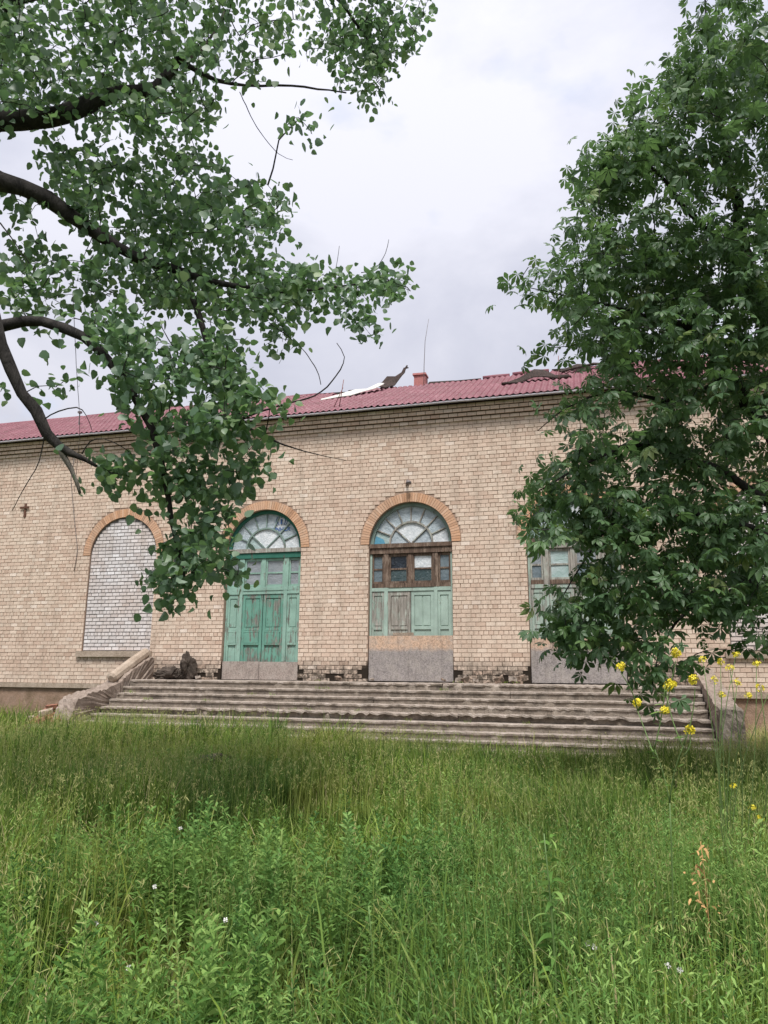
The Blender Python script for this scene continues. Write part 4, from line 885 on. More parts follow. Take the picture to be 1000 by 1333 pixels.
LEFT_TIPS = ((-476, -828, 36), '3H2e4c4k1E4e2A1S444D2556252F6S2C225h49153v2k1O5c3L2C6k1-1Y513W2F5K2d2X6i0z236s3U2S6V2y1d6H4d1b5G3z1O3Z4H1R3n1x1m5B2w2W4g2K2P5X1F266B3L1B5D4X1k4t4A1R423t1u5t2T2R6g2i1_6Y4q1y5T4Q1H4c402t5L1T2O4z4I2v4b3z1N5E3m1Y5Q4N2N4s2x2a6F3e1D4w3R1i4i3j123Y3B0d452h0v594M2u5I2t265J4V205H3n1q4O3R1K4Q3k2l4a1_1Y4O4u184h2v294X0t2K5k4p1H403M2n6q3O0u4L2v1C4s46385s242P6e531Z4O4W2f5S3w2H522P1J4u252H4s3g2K4n3S1C4Z2d1O5y482J6O3V275J3a234j2t2I5C4N194m3B0j464m1I3N3w23694d2A4B422n5h442p7F2_0f4_2z1K5E2g1V4f1-1b4t1a2M5Q1r1X5e4t1q4U422T4-401U5E3a1n694l1V3F4N21692_1b5K1z1r4_4A265Z4I2P4T1p244s4z1K4k3B2Q5C3Z1y6C3Z2N554Q22473h143e3s384v1p1t6v382g6p391Z5R2a2Z5R1U24662E1j4j3q2n6C2S2I5a3Q0s4Z3d134F2O1T4E3b1t5W1r1u4h2G1U5y1c1y6u4D2c6F3b183U411W5H2I2X5I1g234-4q1H3K3j285a2_0v46491v5h1l2W5-4g1P3J1h1w6V4F264e413I593i2g634V124a3v2R4i3W2f5x3T1K4f1a1-4c3x1O4f3_1R3u3L1b3w4r1k4l1M2T5J571a554420474f1z5o1x1h6A2s2j6B3-255z4A2i6W4j1C4z361t6S3W134c3V2g5x4L2X4F3Q0-4M1z206j201W502P1N5f4y1K441e2M5S2i1h4y232I5l4Q1B3z2l2D4h4f1m5O2L1R5x2J1q5E1O1v6A342S733K134I3_2y574p1U3e4g1E3H4B1j433I1B5A3o2N6Q4V2K4v2f1O4i362a4t1u2a593l2K4z4W2S5V2U2V5I4e1e4s3A2j6t421P3l390r3Y2m2L5x4V1Q4D4K1Y5U3Y1x4u571G4-3O1k4X3q1R5Y4L134Z2L1l5J49224Q441O3e2n2O5K4P1_4P4Y13452z2W654E1p523_1C3b3n1P4r4f1b4g4x1M3S3X1b4A2r0v4S4n1c4B3G2H4-4P1O43430q4T3T124f3N1M4d3f1C444W2Z4J2N2H6R442m5l401k5s462a652w2B6O2u2A4W3x2f5k4K1p4p2a2B5Q2X1Z5R3c2a4s1a1_4x4t1F471O285F3b0w3h3A1h4X2X1o5E2v2V5N3h0s4L2Q1j6O3R1d444h124V2l1C4z3z2J5K551R3m3A2i544m184F3E1B4W3i1N5L3_153l1W236t1X2E6b4J2j773A0y4y2p296y3c1N5J381Q3w251z573u104C4-124U413C4w481W5b3P2Z5O4J1o5R3C0o4P251a4B4D1P3x4X1F3w5E1J3j371Y4k2Z1A3-4C1f4n3m375L2N236n1y1k6C3L1E4W4L2Y654G2d4_4N275G2Z193q3I0_504L204P33184y4D2o6S431m5j462E6I2r2J743I2G4S2-0t4e4O1m4M222U5b41183J3K1J3s3a2H4h2N2U5C3W2X5-3i2H6D3o2H5z3V1l3x420y4O2e1j6H3V0p4R1v1s6k3z134h4j1J3A1m2Y5v41155239264T380q3q3n3E55360h3s2f2B4n1T1x6L4Z1h4b3t0h4h3z0q4Z3A0q3t4N2j5N3o1w5S2w2l5D3P2I4a3Q1v5u461N4L311A473j2n712l2p5N3G1Y5L2U2G5X3b2Q5L2k1I3r4_1R552E1u6K3k3D4x122A6V2q1L4j591B4o2r1H4b4A1B3a2P2R714Q1W5L3q2d6F4b1O5O3w2p6w3H1s4c2v2G6a2B1d5i1a1n6G3G0q453m123v361D5e2A2U5A1v2I683r2O5h4K2X4F3j103Y1u2A6t2w27554Y2E643W2d5p4N1M574S2C6B1t1k5n4P2R6j531R3t1f1v5J2a2Y5j3t2L4s5C1S4v3l2q694j1T3N571c4r4G2o664Z2J5P3K1Z442o2K5o2p1z5T3E0m4x4U1a4G3O2i4w22206L3d0t4O47215J2T28572w185O4a1I3Y2z1c4V16276C3H2B653V1H47392L6e3o266M4_1h573C18535A1W4h4r1p5l3h1f4S4J1X4r2G24751U1w5R2F1M5d262G792x1y643P2Z7I462r5N1z1f5i1f1e641U1j6W3R2C6Y2F2G6F2Y1O3_451l4a4A1J5D1t2P5i4A38543u1s4p2R1A5Y4T1R3a3a2w6B2B1e6T3k3F4m2N224Q371i5R33216l2b2J6d3V2e5l4b203q2u1c5U47315-2I1K5_1T1-5d3N1s5B1g1v6b3u183P4W173T4I134c4R1l5u4B1d5K2p2S7B2I2k5f2-0p4d1G205d321m4_282L5L4s1y4j2n2U4i3l0y3L2r1j4Q3E1T4O4y1W5K4X1k4S3D1Y572D1O5V3l1o5x3T2e4O3t2X6X4F2x6p4B2e4T471V4P2O1l562z1P5f2u1E3o4r1i5M2g0w4q2J1T5m4L1549391j5l411j5E400u3x4r1d4_3N2n6Y4R2F5P471D3K3q1w651d1i5v5A1J552g1H5N2s124O3c1v5U1Y2D4v4c1d4H380-454K1G4J4I2I5V4C0x4j3W234S3e2T6I2j2C5n3_2D684X183V3W1v413m1M4U2q1p4a571L562_0v4A162F5s1k296A3d123u3q2x4d3k0-3u2O184t4B2x773t325a2r1l4I1q1f6L4H1o4q1f285j3A1O4T4T1e3e2x0y3_4d2S5N471z613x2x5h4v1b3f472T6n3P2f6n2G1-5y4G1G3u541K583O0s4J4W1o4W2z2R4w4P1E4b2L1Q4x521J3o1l1l5W3p153x2P2A5s3V2K4L4R1Q4M412S5T4v1q562F1l4I2g1x4J431W4S2N1W4A482a672m2G6m2q2K6P2_1y4p4531523C0z4D1A2J61581G491w2M5j1d1r6M2R1R4H462w4Z1s287K4f1F543i2U4L5H1K3V4B2c4Y3s0q4k3r296E4L123u4p1v5E2M2H6F2z135Y3v355n3v214P2s0p522j2M783-1K3m3h2B4w19236f412n6z3S1l67501V4-381o4t4H1p3e4L1d4u2a1I48571R5G4r144X2r2G5U4f13453v275E3P1U4z391_5q2Y1c5z3I1f5O3y2p4l2p1v4t442r6F3Q205J3B2u4e3H2o523Q2V4Z3D1V4A2m1e4x4Z154b1d204m432R4w2G2K5I370v3l4C1H3x311w5y3j2Q5b4j1B4H3G0m3s3-1o3k4l1f5Y4p184Q4Z1D4J3T1B4L4H143Z4J1N3s3x0_3c3C1Y4T2r2H5O1g1j5L2P1l5T2F1X4Z4w1V4a3F0r3l300z4Y2g2Q6-2J276F2r1_4T271n522o26623s2q552x124p3r2v4R3R2N4R4B1R523Q1Q4F501T4e341c6A3H2q6B3u2U6I4L1Q3v3_114j3V1U3_3F0t503y144h3v2g4k4r1-3t3l1w5r4X1r463O325Y4E2A5f4Q1K492R25612t1D4X371d524f1o482d1c4x2g194m4x1g5R4a1Y3X2c2q5D3m1D4c3p1K56321S5C5E1Q4R4k1g453O1U5Q291U642w1l5G4l1x4d201t5F1z1l6f4y1g4o360_5B3e2A5M2C1P4J202M504C0-3q3B1z4g2W1F4f3G0-561p246S4_1m3t3_2m582D2F622R2V6a3r1D3d2-0s4d42193k431j471R216j2c1q5p4U1A553Z173X4I2i5J2m1s5b4W1A3E2q1j5u2k0p4-4f1n4H5H1I4u232l5H3z1h5q2u214w4N1Q4Q3V1h4F3J1w6I2D1q6b1j266g3e1G4m3T1Q3n2J185c4X1k4U2h2E6H3m1X5H4Y21412y1U624R2A5b411s3v4t1I3F2w2Q4g3-124Z2l2M6C4T1j3m2x1055301o584E365J461f5C371U614U1r5H340p4S3H1R43141-6c3x3B52481X4K3Y2q5u3U0g4O2g225t3D0h443P1a5H3F1X58391h4a2h2S6m4R1o4d46123X4d1S3T3x2e584b1C4o4e154R3M0-512I2K7K3v1z4K4i1G4v3W2P4Y2O185L2e1k5B1Q2Q5-2Z28523P204e1f2b5X41284V3j1j5N2b2P5j2j2X6g2J1y5o4O1n4p2J1I4s3c0c4k531d4p332I5y4h205f2Y2K66241x4z442J4Y3V2H6t2e1e4x3l2F5d3E1x4C2P1757291r6h3w153l1M2Y581Z2U5T1r2H574R1x5S2L1U4g3Z1f4p4G1z4-3t1L4O2m2H5u1g256M2m1Y5Y3m2W6m2_1H4S2D2A6S2A2Z614B2P5Y2T2Z6E1j1j6C3Z2M5C3B1m4j3F0m4B4w1c3K462y4v3K0v5A2-1v6S581M5A2S1-6H0-2B5_3n285Z4x1M3Q2Q2H4f4e2B4g4F2p6C2z153V4E1S512x2Y6Q4C2k681l21742Z1e574b2I6Z1x2b564B2E6B4J1B3z4U1H4a400o4K3b0u4j551P3F3C1d4J3C1x5l2G2N5b4o1w5D4m1I4z5A2u6i4x2s5T5A2E5c592v5f551l4p5D2P5m5M2A5R5B245E4j2v5K5b1q4s4X2k5g591y464l2c554y1-5E4s2T4i4u2z5X4e2b5x5Y1_4V5M2C4x4t2S4Z4q2U625U1i54512x5M4p2n5f4r2m6Z511w4_4_1t5F4o2o5S562I5k5N2D4R5S1u4H55264K532V5z532k5K5D2D524_305P5A2H5u4_2R514w2D4y5B2N4h54245W4n2j5l5D2Q4n4-1v5D5B2A5n4a2v5N582T5z541y4B582E5N5E2R4v5X1r4b4e2u5r4Y2f6Q551v4O5C2P5h532D4Y5C1-515U2C4q5M1u4R4h2U5d5N3a5n5_3V5r5T396f5u375H603J6g5t2-6R5t3R735n3R5t602-6N5i3e5j5q3M6c68375H5R2r5m5P2g5U5R3V5S5L2b65622z6G5j3Z5P5r2v6O5O2y5X6H32595_2x5E5R3F5f692v5_5j3j5n5c2p5B5k2x6B5t305M513K6O683Z5-5P2r5C5i2-4h5p2h6F5D396e6B3V6I5G3G5h5G345r5N3A5P5N336V5Y2h655u3Q6V5V3I6U5V3E6K5Y305B5M2x5D5O3N714-3J6e5G3D6T633O6o5k3I5G5f3X675a3E6R5r3E5b5d3P5i5v2_4x643J5L5p3L715-3I5e5n3G5w5X3G5e5i3Z6P5m305G633L6W5N315y63345Y5Z2t4x5F3G5V642u6E5k3K5i5Y32615Q2x6F5p3e5u5U2n5R5T3F5e6D3A6C6H335W5u34675p3f5h5q374u5e386u6D3A5U5o3I5e57306E5J2n59613e5m65385_5D2n5i5O2o5u5F3N6s5o3g5_5_3I5f6H3A5a5N3O5c5r2w555e3a5q5l2h5r5Y2t4y5_32665N335t682w5F5u3F4o5P3Q6s5U3Q5w5Q2Z6C683c6O5b3H5A553S6K5j3A565W325M5q3Q5w5p3D5t5s325g653R5N5T3G5v5j385D5Z3W5q5I386r5S3R5k5K3K5a5e34515M3E6I5x2r6C612t605A325v5j2y5P5m2n5_5u3F6K5F3d5g5z2-505i3B5e5X2m5d5n346i5x3H695u3L5M5z2j675j3K6G5v3M5Q5e3M5R613P68673i625L345g5_3k5q6B2t6L5f3K4-5P2o5l5I335N4_3U5d5f3V6n693K5k5C2q5q5v3F505A3S5-5l3G5H5y305X5X3K6g5S2-6Z5P375S5d3a615c3b5A6D2q5n5a3o5I5O3A5O5v325D5d3f5i5o35615n3T5c673c5m5o2v5o5T3U6f5m3R5B5w2m5w5P3E5U5q2-4f5q3U73623J6b62336K5f3P6J653U6V533I5Z6B2z6D6D2z5Y5T3K6h6C3g6E5i365U5b335p6F3E5u5h335L5G3Z5r5U3I5I5a3X5B3k1t3Q4n2Y2y4j1r2S472m2z5C2l2f3V253h532_2q4d1m2L4e1Z2o4k1m2f5r232K3U2Y3h4X1n2T5E2S2V4p2e3e4p222h4Z3B364d343i4z2I2x4y2i2u4L2u314S383p3o2Z2_4s2V2T561p2B3y2L3m4O2d3A4o2s2y4k253E4O2t3v3i2E3U4i283F5D2F2D4u1j2G442l2j4b20363o2o3P4R1z3B441r384c302o5u2c2b3g2w3v502f30452-3f4L1g2Z5c1z294h1a2W3u2s3R4r2K3R3w2U3x4Q2F3i4K2-4E3Q2c3O3z243U602I2P4G23364b2A354M272k5E302z4y3C2t4l2y3j54262D5O1-2y3E2B3r4Q2g3e482d3-4933375n2X2R551k2n3d1m3U4f1-3N4g1l2Z4g2n2_3v2C374G2e2f3M2X4B5r2y2m4B2y3X4n352z3w2E3C4d2k2f4S2I344Y233R3W2N3t4r2e394b292z5F2z2f5q2v2c5l252O5f3E2p40263a4O2x4C4d3E2t491Y2s4V232M412e2-682M2S4F2w384b2d3X3h2v3f4c2C2b5X332t4K2b2k4l2o324T3B3K5B2L2g4K1k3H603Q2w4j1j36442N2x4x3K36412p3Z3w2S3e501j2E4Q3I353n203I4J1r3I4i1j2K5k282Q6B272D5D2c3O4w2C3E4Z1_2v4L2p3k4i1e2r40262u3J2U3m3u2e414A2f3D5F2h2m5C1x2p441z3O4N2o304X2t3J4G2Z2s4E2-3V462J3N5B3H2x49313E5B1w2v4_1q2u40373N4X262Q4U2F364g2O2U4r3D2n5Y1r2L4X2K3D3v213W5U1u2r3Z1v3S3T2d3x531r275E2B2W3W2A3h4C2H3S4A2h3Y4D1x3G5R202R4O203K372U3n4_2W2R502E3O3f2g3A5J2p2q4B1Y37401w3P3h2r3Y481M2u4_30356G2c2T4V2t2-55202L4k2o2n4B2v3R5M1u2P482w4D5t272N4z1X305d3K315m2q2g4d1c2R4c2d3P4Y2R2s3z373Q4t3G3l5V3P313_283g4J2w3A4H2s2i4Y1z2s3W2X3K5I2C2z3o1_365Q1q2u591u2l5-2u2b4L2v3R3w2k3I4d1m2r6A2-2l4d1z3I4o1u2w4e2A2t5C2-2o3L2i3v4h1j2d4V1y333y2Y3p3-2C354b29364Q2w396F25284C313i5G2F2U543F2v3H2S484M322u4Q2Q3l3b2H3c4c1X2x5G2O3H4r2f3J4T1s3H472g2p3a253b4Z2X3s5X3P2u5D2B3I5D2r2y4j1j2A3O2Y3Z4D2p3X452g2u4X2q2j4L2J3d4Z2A2Q462t2x4N1a384b2b2v4w1k2v3D2L3l4T2U2V4m2o2g5R272M4w2M2v4Q2e3A4j2I354R2p2z4t1q2D4c223N501n2p462n2t602g2f5Q3A2o3u2k2x5X1x264r2h3A4r2_3L4k3D3G451S2-5R1s2s4b2F3B3m2S3y4u1j304p3J3f4J2o2n4q1X2t3g2U3h48282z4g1r2l643A2t442g335N2v2n4X1r3F4k1q2w5I1v2B4o1s2j4E212z4Q282V4M1S394h34394h1n36521u27471d3L582P394m2c3R5N1s2i4K1k2X4K1Q2r4v2N2e4O3H3F5E382z4E2q3o42303F471g3B582w2i5M2a2Q4M22374E2h3Z442R2l442R3K4Y212b3t33354n2f3U412O3V4l2w3A4j363j4_1w2m471k3L3u323U4w2s2y492v3i4H1w3G3k313V4x2H3N4i2x3V593P2w492H3C5E2Q2-4A2N2a662D2N5Z1z2L4L323p5v372n451R2_5V2t2q5I2F2L4W2-3K4T1-3W6J252D4H2b3D4h3R2w4o2w304h3M2w4a1n2D5D2B2v362L3v4r2N353-1c2w4O1_3B3m1i3A5e372s3s2f3N4n2n3g5J2z2r4W2j3i4R353T4s1_325R2L2M3v323Z442m474P2m2d4d312q4f2a3a481p3P4L2Y2e4E1n344m1g2w4j2D2X3E2T3n491a2z5Z1p2o5D2B2M4z2w3h4r3E2_3q1e3Q3X2q3w4K2J2s5Q312v5R302n4f2B3a4G2l453k2p3f5H2e2Y552A2w4W3H2v4H2W3w4e2C2l5a292M5m2c2a572Z2R4i2w3b412V3g3d263F3u2_375S2s2o4m353Q581g325M1x2L4N2t3o3R2R3W5623334j1n2b4I1Y2g3_1u2x3S2d434t1p3H5X2G2Z4o2x3p401Y3K4m1-2m4a2m3a4x343d3z323J4r1k2E3s1n3N4y2i36582J2Z432n2r5r2J2H622O285u2f2N5p2e2J5o2j2K5x2h2G5s2X2A5n2P2N5z2c285x2c2A5N2I205A2I2F5J2Y295A2R245J2c2R5V2Q2H5T2i2S5M2J235D2V2J5B2c2F5M2l2M5K2N2B512b2M5D2V283r1O2l3V1i343V1l363r1V2a3K1k2n3i1X2r3v1M2V3j1U2c3u1P2q3a1d2c3W1W303d1V2x4H2C2U4G1Q1w4N1d1t4H1Q2J41232i4L1g1y3m1Z2R4I1w1w3T242n4Z1M1i4X1X204C2C2e4I1q1-421X2R3c272h431G264j1Q1i3u292g3X1-2T3f1d2Z4M1W2K4F2B2B3r1G2B3a1U2Q4b1X1z4H1f2S4V1I1z461i2M4B1h2Q3t2J2R4I1j1_3j1e2X4l1a1r4J1a243u1N293o2E2c3z1F2B3x1u2O3s222f3T222q441_2P4l1Z28492H2X4C1p2J4O1r2Q3J1y2n4W1K1u3t1v2g3y1_2b3Q1k2b3w1O1x3S232c3_1P2A3v1V2D3e232P3L232U4U1b254b1v263u2A2G3k1j2G451P2H4a1k2E4T212K4124274E1X2L3y1J2F3t222Q3n1R2A3v1Q243j1P2A4V1Z243u1G243s1W2P4Z1Y1x3l1r2N5Y213g5c2A3d5a273n5c253b481T1T441e1a451a1Y3j1P1S3c1U1O3S1N1c3X1T1W3Z1Q1X4k1Q1L5S1i1N501c0H4d1Z1p4n1V0p5N1b0T4m2H0v571d0O591q0d4_1h0D51241Y4S1s1d4h221i4_1t0m4k250w512D0u4a2D0R561T175B1j1j4x1-105G1f1C4v2G0L4x1-0z4x201e4w1w1l4i1Z1Z4y1K1M541g0d4T1i0w5E2H1Y4g1I1d4k201Q4z1T1R4p1t124o211q501w0O551i0L5H1l0r4Q1x114p1p1j501u1T5B1Y1B501w1v4t2B0y5I1n1S571b1C581_0z5A2E0t5G200L551t1F4u2B0V4i201t5B1R104P1t105W1S1H5D1e134S1v0x5I1d0l4T1s114i1t1u4b1l1p4x1_1o58290J5H1z0n4z281-5S1i1P5A1V185A1j1k571n1t5E1h1L4-271w5L1o0p4y1V0-591y0u5Z1d1J4n1k1p5S1f1O5J1f1Y4a1n1e4n1_0w5K1Q17551w144t1y0f571p0a4-1h12571_0w4y1y1p4a2B0J4K2010561m1f4k1T1C4z1w1j5S1Y1J5C1Y0G521W0l5H1Z0S541i1N5D1d1m4i2B1J4S1z1T4y271D4V1m1u4w1U0z4g1E1f4-281D562I0P511N0v5J1i1a4n1Y0y52220N5N1j1m4u1o0w4j1n1T4x1w1t4N1w1j4e1m0q591k164J1v1a5Q1Y0a52241I4t1B1d4v1m0D4n211v4k1W1F4z1H1J5F1S1G4x2R0U4b1X1T4q1e1359271t4X1v1o5Q1e1C571e0E532E1C5W1n1M4x1v0U5a1a1H4v1l0s4f2J0M4n2I0h5Q1T1i4w200p4j1H1P5G1q1Q4c1w1Y4p1W12551x155G1i0T4_1V1U4u1y144h1V1N5I1a1D5I1v0F4T1n1v4b1T1n4q200T5I1l0f4l210T5K1c0D4n1A1c5B1e0m4q201R4-1g095A1f1h552B1x5K1b1C4m1I1S521V1U4t1z0P4a1-1o5Q1R16511-0X4x1A1a4j2G194Z1g0-4q1-0z5M1i0t5E1l1b4U1v1f5L1U1A5L1W1U4z1U1b4a250w4a290-4b1q1o5N1i0t5L1j174a1s1Y4w1p0n5G1o0p4L221f5N1b1P4c1q1u4x1f0B4O1_1Y571Z1O4h291C4k1q1m4a2E0V5I1w1f4q1E1b4u1e1H4V2N0K5F1P1S4_1p1J4y1g1q4y1n0u4v1Z144t1k0N4-1O1a501U1S5P1P1G4-260-4-2I0s5H1e0s4q1E1P4t1s0C4n1I1H521f1X541d0u511x0_532H0H4l201n4y1z1R4z201n4M211j5X1o1M5A1Z0n5I1d0k5J1u104p210q4M1t1d581f0P501u0u551Q0x5A1q1c5A2E1D4y1Y1U5D1w1o5C21104-1w1S5H1a0-4w1y0T4w1C1c501m0y5G1b0J4h2O0N4v1g0w541U1W4x2L0e4Z1V1e4m1z0A4k1_1l531k1i5P1s0x532F0O5M1i165I1W1A561y1k4s1w0R512B1s501r1F4m2I0a4s1H194n181b5F1r0a4-271M4k1e1R511q1f531h154_1o0U4k1X1E511a1C5O1M1Q4g1t1I4h1a0r572C1b4-220S5C1U1D581m0Y5L1a1257241M591T1j531n1e5B1t0m4u1l004v1m064q1o064s1m024y1l034T1h0w4X1Z0u4T1k0w4X1k0y170_3M2C165x1l1b3y1y0v4j390Q42150_4h350v3q1F0u4J3O0V2c0u2K3P2P0Q3m1B225W0y1w372E1I2F0o163c2b0b3f2v0A3I2K1E402b0Q2U370e3a2U0Q2J1x1S3J0b0s5q1R2C4f2E0I4u0t1X5P0z1E3a2g0T1f1i142I0F1f5u1d1f4P0f1X2v1K1Y440E283O1z0v5f3I0i2-2p004M0x0k5Y2L0W3B001-3X0a1t5G1Z0_541c165E2a0S381E1Z5K2N0-4J1w1S5y280x4K0-1H6D2g0E460o2I3f1i1w2e210w382k1A3m2a0m2r0y1D2e0W1-3d1H0w3w2J142f211C3Q')
